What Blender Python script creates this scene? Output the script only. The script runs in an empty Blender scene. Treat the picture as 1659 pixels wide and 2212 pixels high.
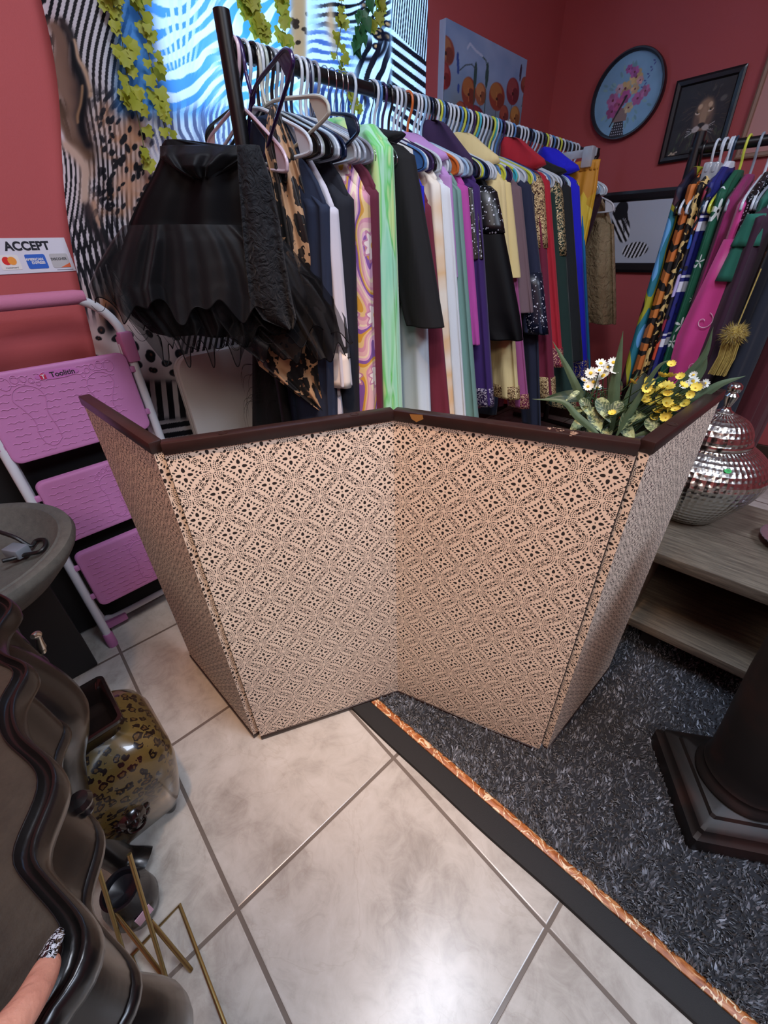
import bpy, bmesh, math, random
import numpy as np
from mathutils import Vector, Matrix
rnd = random.Random(7)
nr = np.random.RandomState(7)
S = bpy.context.scene
COL = S.collection
PI = math.pi
# ------------------------------------------------------------------ camera model
FPX = 898.05; PITCH = 0.5714995; ROLL = -0.0317524
HC = 2.58928305 * 0.457
AZ = math.radians(44)
# world: X = away from the window wall, Y = along the window wall towards the far wall, Z up
def w2(v):
    return np.array([math.cos(AZ)*v[0]-math.sin(AZ)*v[1], math.sin(AZ)*v[0]+math.cos(AZ)*v[1], v[2]])
_fw = np.array([0, math.cos(PITCH), -math.sin(PITCH)]); _r = np.array([1., 0, 0]); _u = np.cross(_r, _fw)
_r2 = math.cos(ROLL)*_r + math.sin(ROLL)*_u; _u2 = -math.sin(ROLL)*_r + math.cos(ROLL)*_u
FW, RT, UP = w2(_fw), w2(_r2), w2(_u2)
CAM = np.array([0, 0, HC])
def ray(x, y):
    return FW + (x-829.5)/FPX*RT - (y-1106)/FPX*UP
def PX(x, y, **k):
    n, v = list(k.items())[0]; i = 'XYZ'.index(n); d = ray(x, y)
    return CAM + d*((v-CAM[i])/d[i])
def PP(x, y, P0, n):
    d = ray(x, y); n = np.array(n, float)
    return CAM + d*(((np.array(P0)-CAM) @ n)/(d @ n))
cam = bpy.data.objects.new('camera', bpy.data.cameras.new('camera')); COL.objects.link(cam)
m = Matrix.Identity(4)
for i in range(3):
    m[i][0] = RT[i]; m[i][1] = UP[i]; m[i][2] = -FW[i]; m[i][3] = CAM[i]
cam.matrix_world = m
cam.data.sensor_fit = 'VERTICAL'; cam.data.sensor_height = 36.0; cam.data.sensor_width = 27.0
cam.data.lens = 36.0*FPX/2212.0
cam.data.clip_start = 0.02
S.camera = cam
S.view_settings.view_transform = 'Standard'; S.view_settings.look = 'None'; S.view_settings.gamma = 1
S.view_settings.use_curve_mapping = False
S.view_settings.exposure = 0.15
# ------------------------------------------------------------------ colours and materials
def lin(v):
    v = np.asarray(v, float)
    return np.where(v <= .04045, v/12.92, ((v+.055)/1.055)**2.4)
def hx(h):
    h = h.lstrip('#'); return tuple(lin([int(h[i:i+2], 16)/255 for i in (0, 2, 4)]))
class E:
    """arithmetic on shader sockets"""
    nt = None
    def __init__(s, v): s.v = v
    @staticmethod
    def op(o, *a, clamp=False):
        n = E.nt.nodes.new('ShaderNodeMath'); n.operation = o; n.use_clamp = clamp
        for i, q in enumerate(a):
            q = q.v if isinstance(q, E) else q
            if isinstance(q, (int, float)): n.inputs[i].default_value = q
            else: E.nt.links.new(q, n.inputs[i])
        return E(n.outputs[0])
    def __add__(s, o): return E.op('ADD', s, o)
    __radd__ = __add__
    def __sub__(s, o): return E.op('SUBTRACT', s, o)
    def __rsub__(s, o): return E.op('SUBTRACT', o, s)
    def __mul__(s, o): return E.op('MULTIPLY', s, o)
    __rmul__ = __mul__
    def __truediv__(s, o): return E.op('DIVIDE', s, o)
    def __lt__(s, o): return E.op('LESS_THAN', s, o)
    def __gt__(s, o): return E.op('GREATER_THAN', s, o)
    def __neg__(s): return E.op('MULTIPLY', s, -1.0)
def eabs(a): return E.op('ABSOLUTE', a)
def esin(a): return E.op('SINE', a)
def esqrt(a): return E.op('SQRT', a)
def emin(*a):
    r = a[0]
    for q in a[1:]: r = E.op('MINIMUM', r, q)
    return r
def emax(*a):
    r = a[0]
    for q in a[1:]: r = E.op('MAXIMUM', r, q)
    return r
def efrac(a): return E.op('FRACT', a)
def eatan2(a, b): return E.op('ARCTAN2', a, b)
def band(x, lo, hi): return (x > lo)*(x < hi)
def sstep(x, lo, hi):
    n = E.nt.nodes.new('ShaderNodeMapRange'); n.interpolation_type = 'SMOOTHSTEP'
    E.nt.links.new(x.v, n.inputs[0]); n.inputs[1].default_value = lo; n.inputs[2].default_value = hi
    return E(n.outputs[0])
def coords(kind='UV'):
    n = E.nt.nodes.new('ShaderNodeTexCoord'); s = E.nt.nodes.new('ShaderNodeSeparateXYZ')
    E.nt.links.new(n.outputs[kind], s.inputs[0])
    return E(s.outputs[0]), E(s.outputs[1]), E(s.outputs[2])
def vec(x, y, z=0.0):
    n = E.nt.nodes.new('ShaderNodeCombineXYZ')
    for i, q in enumerate((x, y, z)):
        if isinstance(q, E): E.nt.links.new(q.v, n.inputs[i])
        else: n.inputs[i].default_value = q
    return n.outputs[0]
def noise(v=None, scale=10., detail=3., rough=.5, dist=0., kind='Object', color=False):
    n = E.nt.nodes.new('ShaderNodeTexNoise')
    n.inputs['Scale'].default_value = scale; n.inputs['Detail'].default_value = detail
    n.inputs['Roughness'].default_value = rough; n.inputs['Distortion'].default_value = dist
    if v is None: v = E.nt.nodes.new('ShaderNodeTexCoord').outputs[kind]
    E.nt.links.new(v, n.inputs['Vector'])
    return n.outputs['Color'] if color else E(n.outputs['Fac'])
def voronoi(v=None, scale=10., feature='F1', out='Distance', kind='Object', rnd_=1.0):
    n = E.nt.nodes.new('ShaderNodeTexVoronoi'); n.feature = feature
    n.inputs['Scale'].default_value = scale; n.inputs['Randomness'].default_value = rnd_
    if v is None: v = E.nt.nodes.new('ShaderNodeTexCoord').outputs[kind]
    E.nt.links.new(v, n.inputs['Vector'])
    o = n.outputs[out]
    return E(o) if out == 'Distance' else o
def mixc(f, a, b):
    n = E.nt.nodes.new('ShaderNodeMix'); n.data_type = 'RGBA'
    if isinstance(f, E): E.nt.links.new(f.v, n.inputs[0])
    else: n.inputs[0].default_value = f
    for i, q in ((6, a), (7, b)):
        if isinstance(q, str): q = hx(q)
        if isinstance(q, (tuple, list, np.ndarray)): n.inputs[i].default_value = (*[float(t) for t in q[:3]], 1)
        else: E.nt.links.new(q, n.inputs[i])
    return n.outputs[2]
def ramp(f, stops, interp='LINEAR'):
    n = E.nt.nodes.new('ShaderNodeValToRGB'); n.color_ramp.interpolation = interp
    cr = n.color_ramp
    while len(cr.elements) < len(stops): cr.elements.new(.5)
    for e, (p, c) in zip(cr.elements, stops):
        e.position = p; e.color = (*hx(c), 1)
    E.nt.links.new(f.v, n.inputs[0]); return n.outputs[0]
def attrc(name='Col'):
    n = E.nt.nodes.new('ShaderNodeAttribute'); n.attribute_name = name; return n.outputs['Color']
def mat(name, col='#808080', rough=.6, metal=0., fn=None, bump=None, bstr=.2, bdist=.002, trans=0., alpha=None, sheen=0., coat=0., spec=.5, emit=None, estr=0., transm=0., sss=0., aniso=0.):
    """principled material; fn() returns a colour socket, bump() a height, alpha() an opacity"""
    mt = bpy.data.materials.new(name); mt.use_nodes = True
    nt = mt.node_tree; E.nt = nt
    b = nt.nodes['Principled BSDF']; out = nt.nodes['Material Output']
    if isinstance(col, str): col = hx(col)
    b.inputs['Base Color'].default_value = (*[float(t) for t in col[:3]], 1)
    b.inputs['Roughness'].default_value = rough; b.inputs['Metallic'].default_value = metal
    b.inputs['Specular IOR Level'].default_value = spec
    b.inputs['Sheen Weight'].default_value = sheen; b.inputs['Coat Weight'].default_value = coat
    b.inputs['Transmission Weight'].default_value = transm
    b.inputs['Subsurface Weight'].default_value = sss
    if sss: b.inputs['Subsurface Radius'].default_value = (.01, .004, .002); b.inputs['Subsurface Scale'].default_value = .3
    cs = None
    if fn:
        cs = fn(); nt.links.new(cs, b.inputs['Base Color'])
    if emit:
        b.inputs['Emission Color'].default_value = (*hx(emit), 1); b.inputs['Emission Strength'].default_value = estr
    if bump:
        h = bump(); n = nt.nodes.new('ShaderNodeBump'); n.inputs['Strength'].default_value = bstr; n.inputs['Distance'].default_value = bdist
        nt.links.new(h.v if isinstance(h, E) else h, n.inputs['Height']); nt.links.new(n.outputs[0], b.inputs['Normal'])
    sh = b.outputs[0]
    if trans:
        t = nt.nodes.new('ShaderNodeBsdfTranslucent'); mx = nt.nodes.new('ShaderNodeMixShader')
        mx.inputs[0].default_value = trans
        if cs: nt.links.new(cs, t.inputs[0])
        else: t.inputs[0].default_value = (*[float(q) for q in col[:3]], 1)
        nt.links.new(sh, mx.inputs[1]); nt.links.new(t.outputs[0], mx.inputs[2]); sh = mx.outputs[0]
    if alpha is not None:
        t = nt.nodes.new('ShaderNodeBsdfTransparent'); mx = nt.nodes.new('ShaderNodeMixShader')
        if callable(alpha):
            a = alpha(); nt.links.new(a.v, mx.inputs[0])
        else: mx.inputs[0].default_value = alpha
        nt.links.new(t.outputs[0], mx.inputs[1]); nt.links.new(sh, mx.inputs[2]); sh = mx.outputs[0]
    nt.links.new(sh, out.inputs[0])
    return mt
def foldbump():
    x, y, z = coords('Object'); return noise(vec(x, y, z*.10), scale=24., detail=2., dist=.3)+noise(vec(x, y, z*.6), scale=14., detail=2.)*.25
_fab = {}
def fabric(col, rough=.85, sheen=.08, scale=900., name=None):
    k = (col, rough)
    if k not in _fab:
        def f():
            n = noise(scale=3., detail=3.)
            c = np.array(hx(col)); return mixc(n, tuple(c*.86), tuple(np.minimum(c*1.1, 1)))
        _fab[k] = mat(name or 'fabric', col, rough, sheen=sheen, fn=f, bump=lambda: foldbump(), bstr=.55, bdist=.012)
    return _fab[k]
# ------------------------------------------------------------------ mesh helpers: every one returns (verts, faces)
def join(parts):
    V = []; F = []; o = 0
    for v, f in parts:
        v = np.asarray(v, float).reshape(-1, 3); V.append(v)
        F += [tuple(i+o for i in q) for q in f]; o += len(v)
    return np.vstack(V), F
def box(c, s, rz=0., bev=0., seg=2, rot=None):
    bm = bmesh.new(); bmesh.ops.create_cube(bm, size=1)
    for v in bm.verts: v.co = Vector((v.co.x*s[0], v.co.y*s[1], v.co.z*s[2]))
    if bev > 0: bmesh.ops.bevel(bm, geom=list(bm.edges), offset=bev, segments=seg, profile=.5, affect='EDGES')
    R = Matrix.Rotation(rz, 3, 'Z') if rot is None else rot
    bm.verts.index_update()
    V = np.array([tuple(R @ v.co) for v in bm.verts])+np.array(c); F = [tuple(v.index for v in f.verts) for f in bm.faces]
    bm.free(); return V, F
def frames(P):
    P = np.asarray(P, float); T = np.gradient(P, axis=0); T /= np.linalg.norm(T, axis=1)[:, None]+1e-12
    n = np.cross(T[0], [0, 0, 1.]);
    if np.linalg.norm(n) < 1e-3: n = np.cross(T[0], [1., 0, 0])
    n /= np.linalg.norm(n); N = []
    for t in T:
        n = n - t*(n @ t); n /= np.linalg.norm(n)+1e-12; N.append(n)
    N = np.array(N); return T, N, np.cross(T, N)
def rings(R, capA=True, capB=True, closed=True):
    m, n = R.shape[:2]; V = R.reshape(-1, 3); F = []
    for i in range(m-1):
        for j in range(n if closed else n-1):
            k = (j+1) % n
            F.append((i*n+j, i*n+k, (i+1)*n+k, (i+1)*n+j))
    if closed and capA: F.append(tuple(range(n-1, -1, -1)))
    if closed and capB: F.append(tuple((m-1)*n+j for j in range(n)))
    return V, F
def tube(P, r, n=10, caps=True):
    P = np.asarray(P, float); T, N, B = frames(P)
    r = np.broadcast_to(np.asarray(r, float), (len(P),)); a = np.linspace(0, 2*PI, n, endpoint=False)
    R = P[:, None]+r[:, None, None]*(np.cos(a)[None, :, None]*N[:, None]+np.sin(a)[None, :, None]*B[:, None])
    return rings(R, caps, caps)
def bez(P, n=24):
    """smooth curve through the points (Catmull-Rom)"""
    P = np.asarray(P, float); Q = np.vstack([2*P[0]-P[1], P, 2*P[-1]-P[-2]]); out = []
    k = max(2, n//(len(P)-1))
    for i in range(1, len(Q)-2):
        for t in np.linspace(0, 1, k, endpoint=False):
            a, b, c, d = Q[i-1:i+3]
            out.append(.5*((2*b)+(c-a)*t+(2*a-5*b+4*c-d)*t*t+(3*b-a-3*c+d)*t**3))
    out.append(P[-1]); return np.array(out)
def lathe(prof, c=(0, 0, 0), n=40, sq=None):
    """prof: list of (radius, z); sq>2 squares the section"""
    prof = np.asarray(prof, float); a = np.linspace(0, 2*PI, n, endpoint=False)+PI/n
    ca, sa = np.cos(a), np.sin(a); k = 1.
    if sq: k = 1/(np.abs(ca)**sq+np.abs(sa)**sq)**(1/sq)
    R = np.stack([prof[:, 0:1]*ca*k, prof[:, 0:1]*sa*k, np.repeat(prof[:, 1:2], n, 1)], -1)+np.array(c)
    return rings(R)
def gridf(fn, nu, nv):
    u, v = np.meshgrid(np.linspace(0, 1, nu), np.linspace(0, 1, nv)); P = fn(u, v)
    V = P.reshape(-1, 3); F = [(j*nu+i, j*nu+i+1, (j+1)*nu+i+1, (j+1)*nu+i) for j in range(nv-1) for i in range(nu-1)]
    return V, F
def prism(pts, ax, lo, hi):
    """extrude a 2-D outline along axis 0/1/2"""
    n = len(pts); V = []
    for h in (lo, hi):
        for p, q in pts:
            t = [p, q]; t.insert(ax, h); V.append(t)
    F = [tuple(range(n-1, -1, -1)), tuple(range(n, 2*n))]+[(i, (i+1) % n, n+(i+1) % n, n+i) for i in range(n)]
    return np.array(V, float), F
def rrect(w, h, r, n=6):
    P = []
    for cx, cy, a0 in ((w/2-r, h/2-r, 0), (-w/2+r, h/2-r, PI/2), (-w/2+r, -h/2+r, PI), (w/2-r, -h/2+r, 1.5*PI)):
        for t in np.linspace(a0, a0+PI/2, n): P.append((cx+r*math.cos(t), cy+r*math.sin(t)))
    return P
def place(vf, o, ax, ay, az):
    """local xyz -> world"""
    v, f = vf; v = np.asarray(v, float)
    return np.array(o)+v[:, 0:1]*np.array(ax)+v[:, 1:2]*np.array(ay)+v[:, 2:3]*np.array(az), f
WL = {}
def O(name, vf, mt, parent=None, loc=None, uv=None, smooth=True, cols=None, sub=0, solid=0., angle=40):
    V, F = vf; V = np.asarray(V, float).reshape(-1, 3)
    if parent is not None: base = WL[parent.name]
    else: base = np.array(loc if loc is not None else [(V[:, 0].min()+V[:, 0].max())/2, (V[:, 1].min()+V[:, 1].max())/2, V[:, 2].min()])
    me = bpy.data.meshes.new(name)
    if isinstance(F, np.ndarray):
        me.vertices.add(len(V)); me.vertices.foreach_set('co', (V-base).ravel())
        k = F.shape[1]; me.loops.add(F.size); me.loops.foreach_set('vertex_index', F.ravel().astype(np.int32))
        me.polygons.add(len(F)); me.polygons.foreach_set('loop_start', (np.arange(len(F))*k).astype(np.int32))
        me.update(calc_edges=True)
    else: me.from_pydata((V-base).tolist(), [], F)
    me.materials.append(mt)
    if uv is not None:
        l = me.uv_layers.new(name='UVMap'); idx = np.empty(len(me.loops), np.int32); me.loops.foreach_get('vertex_index', idx)
        l.data.foreach_set('uv', np.asarray(uv, np.float32)[idx].ravel())
    if cols is not None:
        a = me.color_attributes.new('Col', 'FLOAT_COLOR', 'POINT'); q = np.ones((len(V), 4), np.float32); q[:, :3] = cols
        a.data.foreach_set('color', q.ravel())
    if smooth:
        me.polygons.foreach_set('use_smooth', [True]*len(me.polygons))
        if angle < 180:
            try: me.set_sharp_from_angle(angle=math.radians(angle))
            except Exception: pass
    o = bpy.data.objects.new(name, me); COL.objects.link(o)
    if parent is not None: o.parent = parent
    else: o.location = base
    WL[o.name] = base
    if solid:
        md = o.modifiers.new('Solidify', 'SOLIDIFY'); md.thickness = solid; md.offset = 0
    if sub:
        md = o.modifiers.new('Subsurf', 'SUBSURF'); md.levels = sub; md.render_levels = sub
    return o
def tag(o, label=None, cat=None, group=None, kind=None):
    if label: o['label'] = label
    if cat: o['category'] = cat
    if group: o['group'] = group
    if kind: o['kind'] = kind
    return o
def thing(name, label, cat, loc, group=None):
    o = bpy.data.objects.new(name, None); COL.objects.link(o); o.location = [float(t) for t in loc]
    o.empty_display_size = .05; WL[o.name] = np.array(loc, float)
    return tag(o, label, cat, group)
def struct(name, vf, mt, **k):
    return tag(O(name, vf, mt, smooth=False, **k), kind='structure')
def text_vf(s, size, ext=.0003, bold=0.):
    cu = bpy.data.curves.new('t', 'FONT'); cu.body = s; cu.size = size; cu.extrude = ext; cu.offset = bold; cu.align_x = 'CENTER'; cu.align_y = 'CENTER'
    o = bpy.data.objects.new('t', cu); COL.objects.link(o); dg = bpy.context.evaluated_depsgraph_get(); dg.update()
    me = o.evaluated_get(dg).to_mesh(); V = np.array([tuple(v.co) for v in me.vertices]); F = [tuple(p.vertices) for p in me.polygons]
    o.evaluated_get(dg).to_mesh_clear(); bpy.data.objects.remove(o); bpy.data.curves.remove(cu)
    return V, F
def painting(nu, nv, w, h, base, shapes):
    """flat picture as a fine grid with one colour per vertex; shapes: (fn(U,V)->mask, colour); U to the right 0..1, V up 0..1"""
    u, v = np.meshgrid(np.linspace(0, 1, nu), np.linspace(0, 1, nv)); C = base(u, v)
    for mk, c in shapes:
        a = np.clip(mk(u, v), 0, 1)[..., None]; c = c(u, v) if callable(c) else np.array(c)
        C = C*(1-a)+c*a
    V = np.stack([(u-.5)*w, (v-.5)*h, u*0], -1).reshape(-1, 3)
    I = np.arange(nu*nv).reshape(nv, nu)
    F = np.stack([I[:-1, :-1], I[:-1, 1:], I[1:, 1:], I[1:, :-1]], -1).reshape(-1, 4)
    return V, F, lin(np.clip(C, 0, 1)).reshape(-1, 3)
def rgb(h): h = h.lstrip('#'); return np.array([int(h[i:i+2], 16)/255 for i in (0, 2, 4)])
def ell(cx, cy, rx, ry, rot=0., soft=.08):
    c, s = math.cos(rot), math.sin(rot)
    def f(u, v):
        x, y = u-cx, v-cy; a, b = x*c+y*s, -x*s+y*c
        d = np.sqrt((a/rx)**2+(b/ry)**2); return np.clip((1-d)/soft, 0, 1)
    return f
def stroke(pts, wd):
    pts = np.array(pts, float)
    def f(u, v):
        d = np.full(u.shape, 9.)
        for a, b in zip(pts[:-1], pts[1:]):
            ab = b-a; t = np.clip(((u-a[0])*ab[0]+(v-a[1])*ab[1])/(ab @ ab+1e-9), 0, 1)
            d = np.minimum(d, np.hypot(u-a[0]-t*ab[0], v-a[1]-t*ab[1]))
        return np.clip((wd-d)/(wd*.4), 0, 1)
    return f
def vnoise(u, v, sc, seed=0):
    """smooth value noise on arrays"""
    r = np.random.RandomState(seed); T = r.rand(64, 64); x = u*sc; y = v*sc
    i = np.floor(x).astype(int); j = np.floor(y).astype(int); fx = x-i; fy = y-j; fx = fx*fx*(3-2*fx); fy = fy*fy*(3-2*fy)
    g = lambda a, b: T[(a) % 64, (b) % 64]
    return (g(i, j)*(1-fx)+g(i+1, j)*fx)*(1-fy)+(g(i, j+1)*(1-fx)+g(i+1, j+1)*fx)*fy
# ================================================================== the room
XW = -1.62; YW = 3.27; ZC = 2.75
def wallcol():
    n = noise(scale=2.2, detail=4.); return mixc(n, '#a94b4e', '#b75455')
M_wall = mat('painted wall', '#ad4a4c', .75, fn=wallcol, bump=lambda: noise(scale=260., detail=2.), bstr=.25, bdist=.002)
M_ceil = mat('ceiling paint', '#d8d6d2', .9)
# tile floor
TS = .457; TA = math.radians(-48.727+44)
_o = w2([-2.06035965*TS, 2.14096624*TS, 0])
def tile_uv():
    x, y, z = coords('Object'); x = x-float(_o[0]); y = y-float(_o[1])
    c, s = math.cos(TA), math.sin(TA)
    return (x*c+y*s)*(1/TS), (y*c-x*s)*(1/TS)
def tilecol():
    p, q = tile_uv(); w = .0095
    g = emin(E.op('MINIMUM', efrac(p), 1.0-efrac(p)), E.op('MINIMUM', efrac(q), 1.0-efrac(q)))
    n1 = noise(scale=3.2, detail=6., rough=.62, dist=1.2); n2 = noise(scale=17., detail=6., rough=.68, dist=.8)
    st = ramp(n1*.62+n2*.38, [(.30, '#837e76'), (.42, '#a29d95'), (.52, '#b6b2aa'), (.62, '#bfbcb5'), (.72, '#cac8c3')])
    vn = band(noise(scale=2.6, detail=5., dist=2.5), .492, .503)
    st = mixc(vn*.12, st, '#8d7d6c')
    return mixc(g < w, st, '#6d645c')
def tileb():
    p, q = tile_uv()
    g = emin(E.op('MINIMUM', efrac(p), 1.0-efrac(p)), E.op('MINIMUM', efrac(q), 1.0-efrac(q)))
    return sstep(g, .006, .014)+noise(scale=22., detail=5.)*.25
M_tile = mat('ceramic floor tile', '#b8b0a4', .22, fn=tilecol, bump=tileb, bstr=.25, bdist=.003, spec=.45)
struct('floor', box((1.2, .5, -.02), (6.2, 6.2, .04)), M_tile, loc=(0, 0, 0))
struct('ceiling', box((1.2, .5, ZC+.02), (6.2, 6.2, .04)), M_ceil)
# window wall with an opening
WY0, WY1, WZ0, WZ1 = .80, 2.00, 1.20, 2.45
wp = [box((XW-.06, (-2.5+WY0)/2, ZC/2), (.12, WY0+2.5, ZC)), box((XW-.06, (WY1+YW)/2, ZC/2), (.12, YW-WY1, ZC)),
      box((XW-.06, (WY0+WY1)/2, WZ0/2), (.12, WY1-WY0, WZ0)), box((XW-.06, (WY0+WY1)/2, (WZ1+ZC)/2), (.12, WY1-WY0, ZC-WZ1))]
struct('wall_window', join(wp), M_wall)
struct('wall_right', box((1.2, YW+.06, ZC/2), (5.9, .12, ZC)), M_wall)
struct('wall_front', box((4.1, .5, ZC/2), (.12, 5.6, ZC)), M_wall)
struct('wall_left', box((1.2, -2.4, ZC/2), (5.8, .12, ZC)), M_wall)
M_base = mat('baseboard wood', '#3a2418', .5)
struct('baseboard_right', box((1.2, YW-.008, .05), (5.6, .016, .1), bev=.003), M_base)
struct('baseboard_window', box((XW+.008, .5, .05), (.016, 5.4, .1), bev=.003), M_base)
# window frame and glass
M_alu = mat('dark aluminium', '#23303c', .45, metal=.3)
M_glass = mat('window glass', '#dff0ff', .03, alpha=.12)
win = bpy.data.objects.new('window_1', None); COL.objects.link(win); win.location = (XW-.06, (WY0+WY1)/2, WZ0); WL['window_1'] = np.array(win.location); win['kind'] = 'structure'
fr = []
for z in (WZ0+.02, 1.44, 1.82, WZ1-.02): fr.append(box((XW-.07, (WY0+WY1)/2, z), (.05, WY1-WY0, .04 if z != 1.44 else .10)))
for y in (WY0+.02, 1.46, WY1-.02): fr.append(box((XW-.07, y, (WZ0+WZ1)/2), (.05, .04, WZ1-WZ0)))
O('window_frame', join(fr), M_alu, win, smooth=False)
O('window_pane', box((XW-.085, (WY0+WY1)/2, (WZ0+WZ1)/2), (.004, WY1-WY0, WZ1-WZ0)), M_glass, win, smooth=False)
# ------------------------------------------------------------------ light
W = bpy.data.worlds.new('sky'); S.world = W; W.use_nodes = True
bg = W.node_tree.nodes['Background']; bg.inputs[0].default_value = (*hx('#8fc6f2'), 1); bg.inputs[1].default_value = 8.0
M_diff = mat('lamp diffuser', '#ffffff', .5, emit='#eaf1ff', estr=3.0)
M_lampf = mat('white lamp frame', '#e8e8e8', .4)
def ceil_light(x, y, sx, sy, power, col, lbl):
    t = thing('ceiling_light', lbl, 'ceiling light', (x, y, ZC-.06))
    O('frame', join([box((x, y, ZC-.02), (sx+.06, sy+.06, .04), bev=.005)]), M_lampf, t)
    O('diffuser', box((x, y, ZC-.045), (sx, sy, .014), bev=.004), M_diff, t)
    L = bpy.data.lights.new('ceiling_lamp', 'AREA'); L.shape = 'RECTANGLE'; L.size = sx; L.size_y = sy; L.energy = power; L.color = hx(col)
    o = bpy.data.objects.new('ceiling_lamp', L); COL.objects.link(o); o.location = (x, y, ZC-.07)
ceil_light(-.20, .42, .35, .75, 22, '#e9f0ff', 'white ceiling light panel above the folding screen')
ceil_light(1.5, .9, .6, 1.2, 44, '#d6e6ff', 'white ceiling light panel over the shaggy rug')
ceil_light(.9, -1.3, .6, 1.2, 26, '#fff0e0', 'white ceiling light panel behind the carved table')
# warm recessed spot in the ceiling, in front of the folding screen
def warm_spot(loc, to, power, size, col, blend, ang):
    L = bpy.data.lights.new('warm_spotlight', 'SPOT'); L.energy = power; L.shadow_soft_size = size; L.color = hx(col); L.spot_size = math.radians(ang); L.spot_blend = blend
    o = bpy.data.objects.new('warm_spotlight', L); COL.objects.link(o); o.location = loc
    o.rotation_euler = (Vector(to)-Vector(loc)).to_track_quat('-Z', 'Y').to_euler()
warm_spot((-.22, .04, 2.6), (-.58, .56, .80), 140, .05, '#ffc596', .85, 44)
# ================================================================== folding screen
def G(x, y): return w2([x, y, 0])[:2]        # floor point from camera-aligned coordinates
b2 = G(-.3716, .6563); b3 = G(.0247, .7872); b4 = G(.4027, .5962); b1 = G(-.6829, .9496); b5 = G(.7118, .8478)
HS = .913; TH = .017
def screen_paper():
    u, v, _ = coords('UV'); d = .0663
    p = ((u-.067)+(v-.707))*(1/(d*math.sqrt(2))); q = ((u-.067)-(v-.707))*(1/(d*math.sqrt(2)))
    a = efrac(p+.5)-.5; b = efrac(q+.5)-.5
    A = eabs(a); B = eabs(b); R0 = .7071
    mx_ = emax(A, B); mn_ = emin(A, B)
    X1 = 1.0-mx_; s = esqrt(X1*X1+mn_*mn_)-R0          # >0 inside the four-pointed star
    th = eatan2(mn_, X1); r = esqrt(a*a+b*b)
    ths = eatan2(mn_+s*.35, X1)
    fringe = band(s, .018, .088)*(esin(ths*52.0) > -.05)*(th < .61)*(r > .19)
    t = (A+B)*.70711; w = eabs(A-B)*.70711
    pet = (((t-.150)*(t-.150))*(1/.0050)+w*w*E.op('ADD', 460.0, (t-.15)*3000.0)) < 1.0
    tip = (eabs(t-.570)*(1/.082)+w*(1/.036)) < 1.0
    dot = r < .020
    star = (s > 0.0)*emin(1.0, emax(fringe, pet, tip, dot))
    hx_ = .5-mx_
    yb = E.op('ADD', b*(A > B), a*(B > A)); yb_ = eabs(yb)
    dep = -1.0*s
    e1 = (((hx_-.050)*(hx_-.050))*(1/.0011)+((yb_-.165)*(yb_-.165))*(1/.0024)) < 1.0
    rr = esqrt(hx_*hx_+(yb_-.13)*(yb_-.13)); an = eatan2(yb_-.13, hx_+.0001)
    fan = band(rr, .065, .140)*(esin(an*13.0) > .15)*(yb_ < .12)
    fine = (band(dep, .030, .066)+band(dep, .084, .118)+band(dep, .136, .165))*(esin(th*76.0) > .15)*(yb_ > .215)
    fine2 = (band(hx_, .010, .034)+band(hx_, .050, .072))*(esin(yb*105.0) > .0)*band(yb_, .0, .06)
    line = band(hx_+yb_*.4, .150, .164)*band(yb_, .20, .30)
    lens = (s < -.012)*emin(1.0, emax(e1, fan, fine, fine2, line))
    k = emax(star, lens)
    base = mixc(noise(scale=7., detail=4.), '#dccbb8', '#e6d8c7')
    return mixc(k, base, '#1d1613')
M_paper = mat('patterned screen paper', '#cdbfae', .62, fn=screen_paper, bump=lambda: noise(scale=500., detail=1.), bstr=.08, bdist=.001)
def lacq():
    n = noise(scale=40., detail=4.); sc = noise(scale=9., detail=6., rough=.7)
    return mixc(band(sc, .665, .9), mixc(n, '#1d1110', '#2b1a17'), '#8a7565')
M_lacq = mat('dark lacquered rail', '#2c1815', .35, fn=lacq, spec=.5)
M_back = mat('screen backing', '#3b3431', .8)
M_brassg = mat('worn gold patch', '#b98a4e', .4, metal=.6)
scr = thing('folding_screen', 'low four-panel folding screen of black floral patterned paper with dark wooden rails', 'screen', (b3[0], b3[1], 0))
def panel(A, B, flip, gapA=0., gapB=0.):
    """A->B along the front face bottom line; front normal n"""
    A = np.array(A); B = np.array(B); L = np.linalg.norm(B-A); d = (B-A)/L
    n = np.array([d[1], -d[0]]);
    if n @ (np.array([0, 0])-(A+B)/2) < 0: n = -n
    d3 = np.array([d[0], d[1], 0]); n3 = np.array([n[0], n[1], 0]); z3 = np.array([0, 0, 1.])
    o = np.array([A[0], A[1], 0])
    def bx(x0, x1, z0, z1, y0, y1, bev=0.):
        return place(box(((x0+x1)/2, (y0+y1)/2, (z0+z1)/2), (x1-x0, y1-y0, z1-z0), bev=bev), o, d3, n3, z3)
    # papered board: wraps round the ends, uv in metres along the run
    x0, x1, z0, z1 = gapA, L-gapB, .012, HS-.016
    prof = [(x0, -TH), (x0, 0), (x1, 0), (x1, -TH)]
    run = [-TH, 0, x1-x0, x1-x0+TH]
    V = []; UV = []
    for z in (z0, z1):
        for (x, y), r_ in zip(prof, run): V.append(o+d3*x+n3*y+z3*z); UV.append((r_+flip, z))
    F = [(0, 1, 5, 4), (1, 2, 6, 5), (2, 3, 7, 6)]
    pn = O('panel', (V, F), M_paper, scr, uv=UV, smooth=False)
    O('backing', bx(x0+.001, x1-.001, z0, z1, -TH-.001, -.002), M_back, pn, smooth=False)
    O('top_rail', bx(gapA*.6-.001, L-gapB*.6+.001, HS-.022, HS, -TH-.003, .004, .0025), M_lacq, scr)
    O('bottom_rail', bx(gapA*.6, L-gapB*.6, .0, .016, -TH-.002, .003, .002), M_lacq, scr)
    return o, d3, n3, L
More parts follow.
